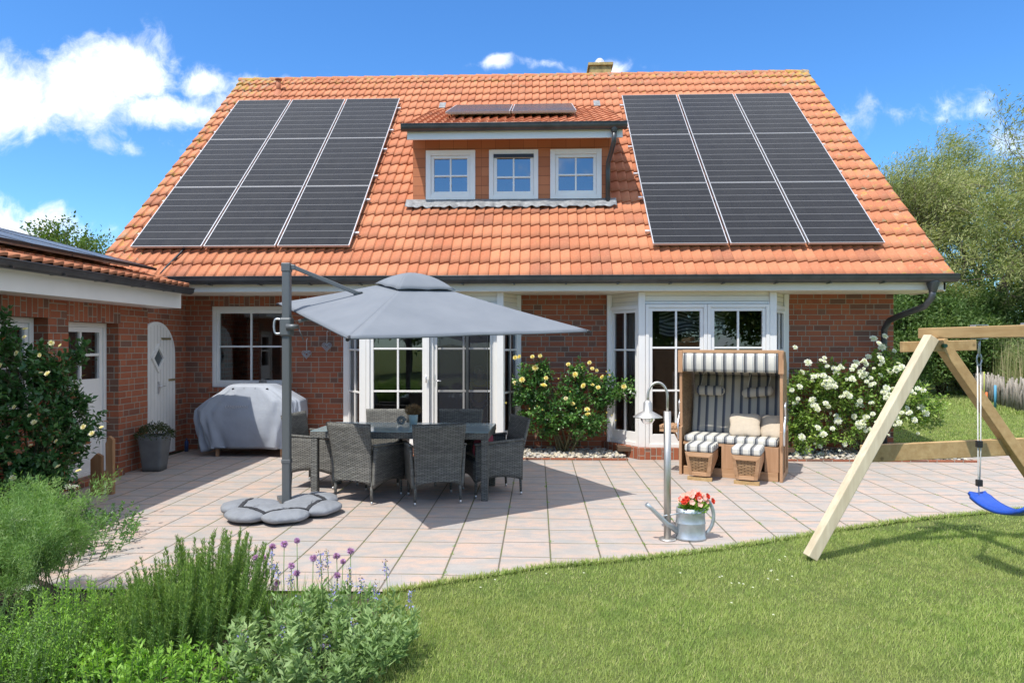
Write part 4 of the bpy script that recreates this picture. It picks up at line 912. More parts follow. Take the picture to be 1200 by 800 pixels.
cu = bpy.data.curves.new('lettering', 'FONT'); cu.body = 'LANDMANN'; cu.size = .055; cu.extrude = .001; cu.space_character = 1.15; cu.align_x = 'CENTER'
tx = bpy.data.objects.new('lettering_tmp', cu); COL.objects.link(tx); bpy.context.view_layer.update()
me = bpy.data.meshes.new_from_object(tx); bpy.data.objects.remove(tx); me.materials.clear(); me.materials.append(M['alu']); me.name = 'lettering'
lt = bpy.data.objects.new('lettering', me); COL.objects.link(lt)
Mx = Matrix.Translation((-4.50, 10.045, .745)) @ Matrix.Rotation(math.radians(88), 4, 'X'); me.transform(Mx); lt.parent = cvr
settle(bq)
# heart ornaments hanging on the wall, stone on the window sill
for (x, z, sc, lb) in ((-3.70, 1.62, 1., 'wire heart hanging on the brick wall, lower one beside the parasol mast'), (-3.37, 1.74, 1.05, 'wire heart hanging on the brick wall, upper one beside the white bay window')):
    t = thing('wire_heart', lb, 'wall ornament', 'wire hearts on the brick wall'); h = lambda a, s: (x+s*.075*16*math.sin(a)**3/16, 10.80, z-.08+s*.07*(13*math.cos(a)-5*math.cos(2*a)-2*math.cos(3*a)-math.cos(4*a))/15)
    b = MB()
    for s in (1., .8, .6, .4): b.tube([h(k/30*2*PI+.01, s*sc) for k in range(31)], .0035, 5)
    for k in range(14): b.tube([h(rng.uniform(0, 6.2), sc), h(rng.uniform(0, 6.2), sc)], .0022, 4)
    b.build('heart', M['galv'], t)
    b = MB(); b.tube([(x,10.80,z-.03),(x+.005,10.80,z+.10),(x,10.805,z+.15),(x+.012,10.81,z+.175),(x+.02,10.80,z+.15)], .006, 6); b.build('ribbon', M['curtain'], t); settle(t)
o = MB(); o.lathe([(.001,0),(.06,0),(.055,.03),(.03,.05),(.001,.055)], (-4.42, 10.86-.03, 1.078), 9, sx=1.1, sy=.7, smooth=False); tag(o.build('sill_stone', M['stonegrey']), 'small dark stone on top of the barbecue cover below the window', 'stone')

# ------------------------------------------------------------------ planter beside the garage wall
t = thing('planter', 'tall tapered grey planter with trailing green plant beside the arched door', 'planter', None, (-5.16, 9.02, 0), .1)
b = MB(); h_ = .48
def pl_(s, v):
    wd = .115+.05*v; th = s*2*PI+PI/4; e = lambda a: math.copysign(abs(a)**.25, a); return (e(math.cos(th))*wd, e(math.sin(th))*wd, v*h_)
b.grid(pl_, 48, 6, closeu=True); n = len(b.v)-48; b.add(b.v[:48], [tuple(range(47, -1, -1))]); b.build('pot', M['planter'], t, solid=.012)
b = MB(); b.box(-.14, .14, -.14, .14, .40, .43); b.build('soil', M['soil'], t)
n = 1500; a = rng.uniform(0, 2*PI, n); r = np.sqrt(rng.uniform(0, 1, n))*.24; P = np.stack([np.cos(a)*r, np.sin(a)*r, .50+.13*(1-(r/.24)**2)*rng.uniform(.2, 1.2, n)-.12*np.maximum(0, r-.16)*8*rng.uniform(0, 1, n)], 1)
V, F = leaves(P, rand_dirs(n)+np.stack([np.cos(a), np.sin(a), np.full(n, .4)], 1)*.8, rng.uniform(.02, .04, n), rng.uniform(.009, .015, n)); npmesh('foliage', V, F, M['dirtgreen'], t, lv=lvleaf(n))
b = MB(); b.lathe([(.001,0),(.03,0),(.03,.15),(.012,.18),(.012,.21),(.001,.21)], (-5.56,10.62,0), 14); tag(b.build('bottle', M['bottle']), 'small blue bottle on the ground beside the arched door', 'bottle')

# ------------------------------------------------------------------ wooden stub beside the rose
t = thing('wooden_post', 'two short weathered wooden boards standing beside the left rose bush', 'post')
b = MB(); b.prism([(-4.86,7.52,0),(-4.80,7.54,0),(-4.80,7.54,.62),(-4.84,7.53,.66),(-4.87,7.52,.58)], (.0,.05,0)); b.build('board', M['oldwood'], t)
b = MB(); b.prism([(-5.03,7.50,0),(-4.90,7.50,0),(-4.90,7.50,.44),(-4.96,7.50,.47),(-5.03,7.50,.40)], (0,.04,0)); b.build('board', M['oldwood'], t); settle(t)

# ------------------------------------------------------------------ garden lamp
t = thing('garden_lamp', 'brushed steel garden lamp with swan neck and disc shade', 'lamp', None, (1.128, 5.985, 0), 0)
b = MB(); b.lathe([(.001,0),(.075,0),(.075,.012),(.034,.016),(.001,.016)]); b.build('foot_plate', M['steel'], t)
b = MB(); b.tube([(0,0,.012),(0,0,1.115)], .031, 24); b.build('pole', M['steel'], t)
arc = [(0,0,1.11),(0,0,1.24)]+[(-.085+.085*math.cos(a), -.0, 1.24+.125*math.sin(a)) for a in np.linspace(.15, PI, 14)]+[(-.17,0,1.20)]
b = MB(); b.tube(arc, .0115, 12); b.build('neck', M['steel'], t)
hd = MB(); hd.lathe([(.001,1.215),(.02,1.21),(.036,1.19),(.038,1.12),(.045,1.115),(.125,1.07),(.127,1.062),(.05,1.068)], (-.17,0,0), 32); hd = hd.build('shade', M['steel'], t)
b = MB(); b.lathe([(.062,1.066),(.060,1.04),(.042,1.012),(.001,1.0)], (-.17,0,0), 24); b.build('bulb_cover', glassmat('lamp_glass', (.85,.85,.85), 1.6, .08), hd)

# ------------------------------------------------------------------ watering can with flowers
t = thing('watering_can', 'old galvanised watering can at the foot of the lamp, spout to the left', 'watering can', None, (1.335, 6.02, 0), 0)
b = MB(); b.lathe([(.001,.004),(.128,.004),(.134,.0),(.134,.02),(.128,.025),(.127,.14),(.131,.145),(.127,.15),(.124,.235),(.128,.24),(.124,.245),(.12,.275),(.112,.275),(.112,.245),(.118,.1),(.001,.05)], (0,0,0), 36, sx=1., sy=.78); b.build('body', M['galv'], t)
b = MB(); b.tube([(-.115,-.02,.07),(-.22,-.06,.15),(-.36,-.10,.29),(-.40,-.11,.325)], [.028,.022,.017,.021], 14); b.build('spout', M['galv'], t)
b = MB(); b.tube([(-.05,-.02,.235),(-.25,-.07,.215)], .006, 8); b.build('brace', M['galv'], t)
b = MB(); b.tube([(.045+.155*math.cos(a), 0, .20+.185*math.sin(a)) for a in np.linspace(-.95, 2.75, 30)], .016, 12); b.build('handle', M['galv'], t)
FLW = {}
def bloom(kind, m, npet, r, cup=.5, layers=2, full=1.):
    """a blossom: rounded cupped petals in layers round +z"""
    Vs, Fs, L = [], [], []; k = 0
    for l in range(layers):
        rr = r*(1-.20*l); tilt = cup+l*(1.25-cup)/max(1, layers)
        for i in range(npet):
            a = 2*PI*(i+.5*l)/npet+rng.uniform(-.15, .15); tl = tilt+rng.uniform(-.12, .12); d = np.array([math.cos(a)*math.cos(tl), math.sin(a)*math.cos(tl), math.sin(tl)]); s = np.array([-math.sin(a), math.cos(a), 0]); wd = rr*2.2/npet*1.9*full
            up = np.cross(s, -d)
            if up[2] < 0: up = -up
            z0 = np.array([0, 0, r*.06*l])
            P = [z0, z0+d*rr*.45+s*wd*.42, z0+d*rr*.8+s*wd*.52+up*rr*.12, z0+d*rr*1.0+s*wd*.22+up*rr*.05, z0+d*rr*1.0-s*wd*.22+up*rr*.05, z0+d*rr*.8-s*wd*.52+up*rr*.12, z0+d*rr*.45-s*wd*.42, z0+d*rr*.7-up*rr*.05]
            Vs += P; Fs += [(k, k+1, k+7), (k+1, k+2, k+7), (k+2, k+3, k+7), (k+3, k+4, k+7), (k+4, k+5, k+7), (k+5, k+6, k+7), (k+6, k, k+7)]; L += [min(1, max(0, .8-.25*l+rng.uniform(-.15, .15)))]*8; k += 8
    o = npmesh(kind, np.array(Vs), np.array(Fs), m, lv=np.array(L)); me = o.data; bpy.data.objects.remove(o); return me
def place(me, name, parent, loc, d, sc):
    o = bpy.data.objects.new(name, me); COL.objects.link(o); o.parent = parent; o.location = loc; o.scale = (sc,)*3
    q = Vector(d).to_track_quat('Z', 'Y'); e = q.to_euler(); o.rotation_euler = e; return o
FLW['red'] = bloom('red_bloom', M['red_petal'], 6, .03, .3, 2); FLW['pink'] = bloom('pink_bloom', M['pink_petal'], 5, .022, .3, 1)
t = thing('summer_flowers', 'red and pink flowers planted in the watering can', 'flowers', None, (1.335, 6.02, .22), 0)
n = 500; P = rand_dirs(n)*np.array([.115,.09,.07])*rng.uniform(.4, 1, (n, 1))+np.array([.02,-.01,.06]); V, F = leaves(P, P-np.array([0,0,-.0]), rng.uniform(.025,.045,n), .02); npmesh('foliage', V, F, M['mint'], t, lv=lvleaf(n))
for i in range(46):
    a = rng.uniform(0, 6.28); r = math.sqrt(rng.uniform(0, 1)); p = (.03+.115*r*math.cos(a), -.01+.085*r*math.sin(a), .10+.06*(1-r*r)+rng.uniform(-.01,.01)-.02*(r > .9))
    red = (i < 18)
    if red: p = (p[0]-.045 if i < 9 else p[0]+.06, p[1]-.02, p[2]+.008)
    place(FLW['red' if red else 'pink'], 'flower', t, (p[0], p[1], p[2]+(.0 if red else .022)), (p[0], p[1]-.10, .10), 1. if red else 1.25)

# ------------------------------------------------------------------ roofed wicker beach chair
sk = thing('roofed_beach_chair', 'wooden and wicker roofed beach chair with grey striped cushions by the right bay window', 'beach chair', None, (2.60, 9.13, 0), math.radians(-24.5))
W2 = .615
for sx in (-1, 1):
    x0 = sx*W2; prof = [(-.40,.0),(-.40,.60),(-.36,.66),(-.395,1.585),(.20,1.60),(.40,1.42),(.42,.65),(.36,.60),(.36,.0)]
    b = MB(); b.prism([(x0-sx*.02, y, z) for y, z in prof], (sx*.018, 0, 0)); sp_ = b.build('side_panel', M['wick2'], sk)
    b = MB()
    for (p, q, w_) in (((-.385,.0),(-.385,.62),.075), ((.345,.0),(.345,.62),.06), ((-.35,.62),(-.38,1.58),.06), ((.0,.0),(.0,.6),.04)): b.beam((x0, p[0], p[1]), (x0, q[0], q[1]), .035, w_, up=(0,1,0))
    b.beam((x0, -.355, .035), (x0, .32, .035), .036, .07); b.beam((x0, -.355, .60), (x0, .32, .60), .036, .06); b.build('side_frame', M['teak'], sp_, bevel=.004)
    b = MB(); b.tube(cubic([(x0+sx*.03,-.40,.45),(x0+sx*.035,-.42,.62),(x0+sx*.035,-.36,.74),(x0+sx*.035,-.30,.80),(x0+sx*.035,-.33,.92),(x0+sx*.035,-.27,.97)], 6), .013, 8); b.build('adjuster', M['alu'], sp_)
b = MB(); b.box(-.58, .58, -.40, -.36, .0, .11); b.build('bottom_rail', M['teakx'], sk, bevel=.004)
for (a0, a1) in ((-.10, .055), (.42, .585)): b = MB(); b.box(a0, a1, -.395, -.365, .112, .425); b.build('front_panel', M['teak'], sk, bevel=.003)
b = MB(); b.box(-.585, .585, -.39, .34, .395, .425); b.build('seat_board', M['teakx'], sk)
b = MB(); b.box(-.585, .585, .30, .335, .0, 1.3); b.build('rear_panel', M['wick2'], sk)
b = MB(); b.box(-.59, .59, -.42, -.385, 1.585, 1.625); b.build('top_rail', M['teakx'], sk, bevel=.004)
for sx in (-1, 1): b = MB(); b.box(sx*.615-.03, sx*.615+.03, -.43, -.385, 1.33, 1.62); b.build('corner_board', M['teak'], sk, bevel=.004)
b = MB(); b.prism([(-.60,-.38,1.59),(-.60,.20,1.60),(-.60,.40,1.42),(-.60,.38,1.40),(-.60,.19,1.575),(-.60,-.38,1.565)], (1.20,0,0)); b.build('hood_shell', M['wick2'], sk)
b = MB(); b.grid(lambda s, t: (-.58+1.16*s, -.425-.02*math.sin(PI*t)+.004*math.sin(s*40), 1.345+.235*t), 60, 6); b.build('awning', M['stripes'], sk, solid=.012)
b = MB(); b.grid(lambda s, t: (-.575+1.15*s, .10+.20*t+.006*math.sin(s*23), .47+.80*t), 40, 10); b.build('back_lining', M['stripesin'], sk, solid=.04)
b = MB(); b.grid(lambda s, t: (-.58+1.16*s, .30-.66*t, 1.27+.27*math.sin(t*PI/2)), 30, 10); b.build('hood_lining', M['stripesin'], sk, solid=.01)
def padbox(name, m, x0, x1, y0, y1, z0, z1, parent, r=.02):
    b = MB(); b.box(x0, x1, y0, y1, z0, z1); return b.build(name, m, parent, bevel=r)
padbox('seat_pad', M['stripes'], -.575, .575, -.40, .10, .428, .515, sk, .028)
for (x0, x1, z, rt_) in ((-.53, -.14, 1.07, 0), (.08, .48, 1.07, .1)):
    b = MB(); b.grid(lambda s, v: ((x0+x1)/2+(s-.5)*(x1-x0), .12+.045*math.cos(v*2*PI)*min(1, 9*min(s, 1-s)+.3), z+(s-.5)*rt_*.5+.065*math.sin(v*2*PI)*min(1, 9*min(s, 1-s)+.3)), 24, 20); b.build('neck_pillow', M['stripesin'], sk)
    for s_ in (.18, .82): xx = x0+(x1-x0)*s_; b = MB(); b.tube([(xx, .13, z+.06), (xx+.04, .20, 1.36)], .006, 5); b.build('pillow_strap', M['curtain'], sk)
for (x0, x1) in ((-.475, -.135), (.085, .42)):
    t = None; b = MB(); y0, y1 = -.80, -.42; zt = .36
    ins = .04; b.prism([(x0, y0+.0, zt), (x1, y0+.0, zt), (x1-ins, y0+.06, .06), (x1-ins-.045, y0+.05, .06), (x1-.05, y0-.0, zt-.06), (x0+.05, y0, zt-.06), (x0+ins+.045, y0+.05, .06), (x0+ins, y0+.06, .06)], (0, .025, 0))
    b.beam((x0+ins+.04, y0+.058, .085), (x1-ins-.04, y0+.058, .085), .028, .05)
    fr = b.build('footrest', M['teakx'], sk, bevel=.003)
    b = MB(); b.add([(x0+.05, y0+.017, zt-.06), (x1-.05, y0+.017, zt-.06), (x1-ins-.03, y0+.062, .10), (x0+ins+.03, y0+.062, .10)], [(0,3,2,1)]); b.build('wicker_insert', M['wick2'], fr)
    b = MB(); b.prism([(x0+.003, y0+.03, zt), (x0+.003, y1, zt), (x0+.003, y1, .26), (x0+.03, y0+.085, .08)], (.016,0,0)); b.prism([(x1-.003, y0+.03, zt), (x1-.003, y1, zt), (x1-.003, y1, .26), (x1-.03, y0+.085, .08)], (-.016,0,0)); b.box(x0+.02, x1-.02, y0+.03, y1, zt-.02, zt-.005); b.build('footrest_sides', M['teak'], fr)
    b = MB(); b.box(x0+.02, x1-.02, y0+.055, y0+.10, .0, .045); b.build('foot_bar', M['pinex'], fr)
    padbox('footrest_pad', M['stripes'], x0-.005, x1+.005, y0-.01, y1+.02, zt+.003, zt+.095, fr, .025)
b = MB(); b.beam((-.66,-.30,.42), (-.76,-.30,.60), .02, .02); b.build('tray_bracket', M['teak'], sk)
for k in range(5): b = MB(); b.box(-.88+k*.046, -.842+k*.046, -.47, -.14, .60, .635); b.build('tray_slat', M['teakx'], sk, bevel=.002)
b = MB(); b.box(-.88, -.645, -.46, -.43, .55, .598); b.build('tray_edge', M['teakx'], sk)
Ms = Matrix.Translation((2.60, 9.13, 0)) @ Matrix.Rotation(math.radians(-24.5), 4, 'Z')
for (x, y, z, r, w_, lb) in ((.15, -.12, .65, .12, .36, 'beige throw pillow in the roofed beach chair, the one in the middle of the seat'), (.47, -.03, .635, -.25, .28, 'beige throw pillow in the roofed beach chair, against its right side')):
    p = Ms @ Vector((x, y, z)); cushion('throw_pillow', lb, M['cushion_beige'], p, math.radians(-24.5)+r, w_, .30, .12, tilt=1.05, cat='pillow', group='beige pillows in the beach chair', pin=.16)

# ------------------------------------------------------------------ swing frame and swing
sf = thing('swing_set', 'wooden swing frame of square timber standing half on the lawn', 'swing frame')
ap = Vector((3.33, 5.76, 1.74)); bd_ = Vector((.15, -1, 0)).normalized(); F1 = Vector((2.17, 5.53, 0)); F2 = Vector((4.57, 5.93, 0))
def leg(f, top, m, off=0): 
    b = MB(); b.beam(f, top, .088, .088, up=bd_); return b.build('leg', m, sf, bevel=.006)
leg(F1, Vector((3.22, 5.71, 1.755)), M['pine']); leg(F2, Vector((3.36, 5.85, 1.73)), M['pinex'])
b = MB(); bs = Vector((3.27, 5.93, 1.79)); be = bs+bd_*3.1; b.beam(bs, be, .088, .088); b.build('top_beam', M['pinex'], sf, bevel=.006)
xd = (F2-F1).normalized()
b = MB(); b.beam(Vector((3.02,5.79,1.675)), Vector((3.66,5.86,1.69)), .045, .088); b.build('tie_board', M['pinex'], sf, bevel=.005)
for q in (.2, .42): p = Vector((3.02,5.79,1.68)).lerp(Vector((3.66,5.86,1.69)), q+.12); b = MB(); b.tube([p+bd_*.02, p+bd_*.055], [.018, .016], 12); b.build('bolt_cap', M['green'], sf)
b = MB(); b.beam(Vector((2.66,5.71,.80)), Vector((4.12,5.95,.835)), .05, .14); b.build('cross_brace', M['pinex'], sf, bevel=.005)
o2 = bd_*2.9
leg(F1+o2, Vector((3.22, 5.71, 1.755))+o2, M['pine']); leg(F2+o2, Vector((3.36, 5.85, 1.73))+o2, M['pinex'])
settle(sf)
sw = thing('swing', 'blue plastic swing seat hanging on grey ropes from the wooden frame', 'swing')
r1 = Vector((3.405, 5.40, 1.74)); r2 = r1+bd_*.46
for r_ in (r1, r2):
    b = MB(); c_ = r_+Z*.055; 
    for (a0, a1) in (((-.052,-.055),(.052,-.055)), ((.052,-.055),(.052,.052)), ((.052,.052),(-.052,.052)), ((-.052,.052),(-.052,-.055))):
        sd = Vector((1,.15,0)).normalized(); p = c_+sd*a0[0]+Z*a0[1]; q = c_+sd*a1[0]+Z*a1[1]; b.beam(p, q, .055, .004, up=(sd*(a0[0]+a1[0])+Z*(a0[1]+a1[1])))
    b.build('beam_strap', M['galv'], sw)
    b = MB(); b.tube([r_-Z*.01+Vector((.0,0,0)), r_-Z*.05, r_-Z*.14], .009, 6); b.tube([(r_+Vector((.018*math.cos(a), 0, -.16+.045*math.sin(a)))) for a in np.linspace(0, 2*PI, 14)], .0055, 6); b.build('hook', M['galv'], sw)
    e = Vector((r_.x, r_.y, .53)); b = MB(); b.tube([r_-Z*.19-Vector((.012,0,0)), Vector((r_.x-.008, r_.y, .72)), e], .0045, 6); b.tube([r_-Z*.19+Vector((.012,0,0)), Vector((r_.x+.012, r_.y, .88)), Vector((r_.x+.004, r_.y, .62))], .0045, 6); b.build('rope', M['rope'], sw)
    for z in (.93, .63): b = MB(); b.box(r_.x-.02, r_.x+.02, r_.y-.017, r_.y+.017, z-.026, z+.026); b.build('rope_clamp', M['black'], sw, bevel=.004)
b = MB(); aa, ab = Vector((r1.x, r1.y+.03, .52)), Vector((r2.x, r2.y-.03, .52)); sd = Vector((1,.15,0)).normalized()
def seat_(s, v):
    p = aa.lerp(ab, s); p = p-Z*(.06*math.sin(PI*s))+Z*.02*(abs(2*s-1)**6); wd = .085 if .06 < s < .94 else .07; return p+sd*((v-.5)*2*wd)+Z*.012*abs(v-.5)*2
b.grid(seat_, 28, 8); b.build('seat', M['blue'], sw, solid=.028)
settle(sw)
# ------------------------------------------------------------------ plants
def grow(base, d0, length, r0, levels, nchild, spread, seed, ratio=.62, upb=.15, wind=(0,0,0), nseg=4, curl=.25):
    R = np.random.default_rng(seed); segs = []; tips = []; wind = np.array(wind, float)
    def br(p, d, L, r, lv):
        pts = [p]; dirs = []; q = p; dd = d
        for i in range(nseg):
            dd = dd+R.normal(0, curl/nseg*1.6, 3)+np.array([0, 0, upb/nseg])+wind*(.3/nseg); dd /= np.linalg.norm(dd)
            q2 = q+dd*L/nseg; ra = r*(1-.55*i/nseg); rb = r*(1-.55*(i+1)/nseg); segs.append((q, q2, ra, rb)); q = q2; pts.append(q); dirs.append(dd)
        if lv == 0: tips.append((pts[1], pts[-1], dd)); return
        n = nchild[len(nchild)-lv] if lv <= len(nchild) else 3
        for k in range(n):
            f = .35+.65*(k+1)/n if n > 1 else 1; i = min(int(f*nseg), nseg-1); b = pts[i]+(pts[i+1]-pts[i])*min(1, f*nseg-i)
            perp = R.normal(size=3); perp -= perp.dot(dirs[i])*dirs[i]; perp /= np.linalg.norm(perp); a = spread*(.6+.6*R.random())
            nd = dirs[i]*math.cos(a)+perp*math.sin(a); br(b, nd/np.linalg.norm(nd), L*ratio*(.75+.5*R.random())*(1.15-.35*f+.1), r*.5*(1.1-.3*f), lv-1)
    br(np.array(base, float), np.array(d0, float)/np.linalg.norm(d0), length, r0, levels)
    return segs, tips
def spray(tips, per, L, Wd, rad, droop=0., wind=(0,0,0), jit=.7, seed=1):
    R = np.random.default_rng(seed); n = len(tips); a = np.array([t[0] for t in tips]); b = np.array([t[1] for t in tips]); d = np.array([t[2] for t in tips])
    i = np.repeat(np.arange(n), per); f = R.random(len(i))[:, None]; P = a[i]*(1-f)+b[i]*f+R.normal(0, rad, (len(i), 3))
    D = d[i]+R.normal(0, jit, (len(i), 3))+np.array(wind)+np.array([0, 0, -droop])
    Ls = R.uniform(.6, 1.2, len(i))*L; V, F = leaves(P, D, Ls, Ls*Wd)
    lv = np.clip(R.random(n)[i]*.62+R.random(len(i))*.38, 0, 1); return V, F, np.repeat(lv, 4), P
def tree(name, label, cat, base, d0, length, r0, levels, nchild, spread, seed, leafm, per, L, Wd, rad, group=None, clip=None, barkm=None, extra=None, droop=.2, wind=(0,0,0), gwind=(0,0,0), jit=.7, ratio=.62, upb=.15, curl=.3, multi=1, twigseg=5, multispread=.5, settle_=True):
    t = thing(name, label, cat, group); S, Tp = [], []; R = np.random.default_rng(seed+99)
    for k in range(multi):
        d = np.array(d0, float)
        if multi > 1: an = 2*PI*k/multi+R.uniform(-.3, .3); d = d+multispread*R.uniform(.5, 1.2)*np.array([math.cos(an), math.sin(an), 0])
        s, tp = grow(np.array(base)+(R.normal(0, .04, 3)*np.array([1, 1, 0]) if multi > 1 else 0), d, length*(R.uniform(.8, 1.1) if multi > 1 else 1), r0, levels, nchild, spread, seed+k*7, ratio, upb, gwind, curl=curl); S += s; Tp += tp
    if clip is not None: S = [s for s in S if clip(s[1])]; Tp = [x for x in Tp if clip(x[1])]
    V, F = twigs(S, twigseg); npmesh('trunk', V, F, barkm or M['bark'], t, smooth=True)
    V, F, lv, P = spray(Tp, per, L, Wd, rad, droop, wind, jit, seed)
    npmesh('crown' if cat == 'tree' else 'foliage', V, F, leafm, t, lv=lv)
    return t, Tp, P
# willows and bushes beyond the garden, right of the house
wl = [((16.6, 27.5, 0), (-.14, .0, 1), 6.0, 3, 'tall wind-blown willow with silvery leaves behind the right end of the house'),
      ((20.4, 26.3, 0), (-.02, 0, 1), 6.2, 17, 'tallest silvery willow at the right edge behind the swing beam'),
      ((21.3, 31.0, 0), (-.1, .0, 1), 6.0, 23, 'silvery willow standing between and behind the two front willows'),
      ((16.6, 30.5, 0), (-.1, .0, 1), 5.3, 31, 'smaller willow tree showing just beside the roof edge')]
for b_, d_, Ln, sd, lb in wl:
    t, Tp, P = tree('willow_tree', lb, 'tree', b_, d_, Ln, .21, 4, [6, 7, 6, 4], .66, sd, M['willow_leaf'], 58, .18, .19, .19, 'willow trees beyond the lawn', wind=(.75, 0, .12), jit=.6, gwind=(.35, 0, 0), ratio=.62, upb=.25, curl=.5, droop=.0, twigseg=4)
    settle(t)
bs = [((13.7, 23.8, 0), 2.0, 41, 'bush_leaf', 'dark green bush behind the lawn, next to the house corner'), ((16.3, 25.0, 0), 2.5, 42, 'bush_leaf', 'large dark green bush behind the lawn, above the wattle fence end'), ((15.0, 22.9, 0), .85, 43, 'grey_leaf', 'low silvery grey shrub at the far edge of the lawn'),
      ((16.1, 23.3, 0), .8, 44, 'mint', 'low bright green shrub at the far edge of the lawn beside the fence'), ((19.0, 24.3, 0), 2.4, 45, 'willow_leaf', 'pale green willow bush behind the reeds'), ((12.1, 24.0, 0), 1.9, 46, 'bush_leaf', 'dark bush hidden partly by the brick wall corner'), ((20.8, 22.5, 0), 2.6, 48, 'bush_leaf', 'dense green bush at the right edge of the photo'), ((18.2, 27.0, 0), 3.4, 50, 'bush_leaf', 'tall dark bush between the willow trunks'), ((23.0, 25.0, 0), 3.4, 51, 'willow_leaf', 'tall pale bush at the right edge below the willow'), ((14.6, 27.5, 0), 3.1, 49, 'willow_leaf', 'pale willow bush rising behind the dark bushes')]
for (b_, Ln, sd, mm, lb) in bs:
    t, Tp, P = tree('garden_bush', lb, 'bush', b_, (0, 0, 1), Ln, .05, 3, [4, 5, 5], .75, sd, M[mm], 55 if Ln > 1 else 45, .13 if Ln > 1 else .09, .42 if mm != 'willow_leaf' else .2, .16 if Ln > 1 else .08, 'bushes beyond the lawn', multi=7, multispread=.75, ratio=.55, curl=.5, twigseg=3, wind=(.3, 0, 0)); settle(t)
t, Tp, P = tree('small_tree', 'small tree with reddish tips showing between garage roof and house roof', 'tree', (-11.4, 17.5, 0), (.05, 0, 1), 2.4, .10, 4, [5, 4, 4, 3], .6, 61, M['tree_leaf'], 34, .09, .5, .09, ratio=.6, upb=.5, curl=.35); settle(t)
# trees behind the camera, mirrored in the window panes
for (x, y, Ln, sd, lb) in ((-7, -17, 3.6, 71, 'broad green tree on the garden side opposite the kitchen window'), (-.5, -20, 4.0, 72, 'tall green tree on the garden side opposite the parasol'), (7.5, -18, 3.2, 73, 'green tree on the garden side opposite the beach chair'), (14, -20, 3.8, 74, 'tall green tree on the garden side opposite the swing')):
    t, Tp, P = tree('garden_tree', lb, 'tree', (x, y, 0), (0, 0, 1), Ln, .2, 3, [6, 6, 6], .85, sd, M['tree_leaf'], 90, .30, .5, .42, 'trees on the far garden side', multi=1, ratio=.7, upb=.1, curl=.5, twigseg=3); settle(t)
# reeds
n = 6500; R = np.random.default_rng(5); f = R.random(n); yy = R.uniform(16.5, 25.5, n); P = np.stack([14.4-(23.6-yy)*.375+.3+f*3.2, yy, np.zeros(n)], 1)
hgt = R.uniform(1.1, 2.05, n)
seg = []; V0, F0 = leaves(P, np.stack([R.normal(.10, .07, n), R.normal(0, .06, n), np.ones(n)], 1), hgt, .022)
i = np.repeat(np.arange(n), 4); fz = R.uniform(.35, 1., len(i)); Q = P[i]+np.array([.1, 0, 1])*(hgt[i]*fz)[:, None]; V1, F1 = leaves(Q, np.stack([R.normal(.6, .5, len(i)), R.normal(0, .4, len(i)), R.uniform(-.4, .6, len(i))], 1), R.uniform(.22, .42, len(i)), .024)
V, F, lv, mi = merge([(V0, F0, np.repeat(R.uniform(.4, 1, n), 4), 0), (V1, F1, np.repeat(R.random(len(i))*.75, 4), 0)])
tag(npmesh('reeds', V, F, M['reed'], lv=lv), kind='stuff')
# stake fence
ft = thing('stake_fence', 'low weathered fence of upright stakes in front of the reeds', 'fence')
a0, a1 = Vector((14.4, 23.6, 0)), Vector((11.7, 16.4, 0))
for k in range(95):
    p = a0.lerp(a1, k/94)+Vector((rng.normal(0, .03), rng.normal(0, .02), 0)); h_ = rng.uniform(.62, .86); b = MB(); b.tube([p, p+Vector((rng.normal(0, .02), rng.normal(0, .03), h_*.6)), p+Vector((rng.normal(0, .03), rng.normal(0, .05), h_))], [.034, .030, .022], 6); b.build('stake', M['fencewood'], ft)
b = MB(); b.beam(a0+Z*.45+Vector((.04,0,0)), a1+Z*.45+Vector((.04,0,0)), .03, .05); b.build('fence_rail', M['fencewood'], ft); settle(ft)
for (x, y, h_, c, lb) in ((11.95, 18.3, .62, (.10,.35,.55), 'light blue marker post in front of the stake fence'), (11.92, 18.6, .42, (.60,.16,.04), 'orange marker post in front of the stake fence'), (12.05, 18.9, .95, (.55,.60,.10), 'thin yellow green garden cane in front of the stake fence')):
    b = MB(); b.lathe([(.001,0),(.03 if h_ < .8 else .012,0),(.03 if h_ < .8 else .012,h_),(.001,h_+.01)], (x, y, 0), 10); tag(b.build('marker_post', simple('post_paint', c, .6)), lb, 'post')

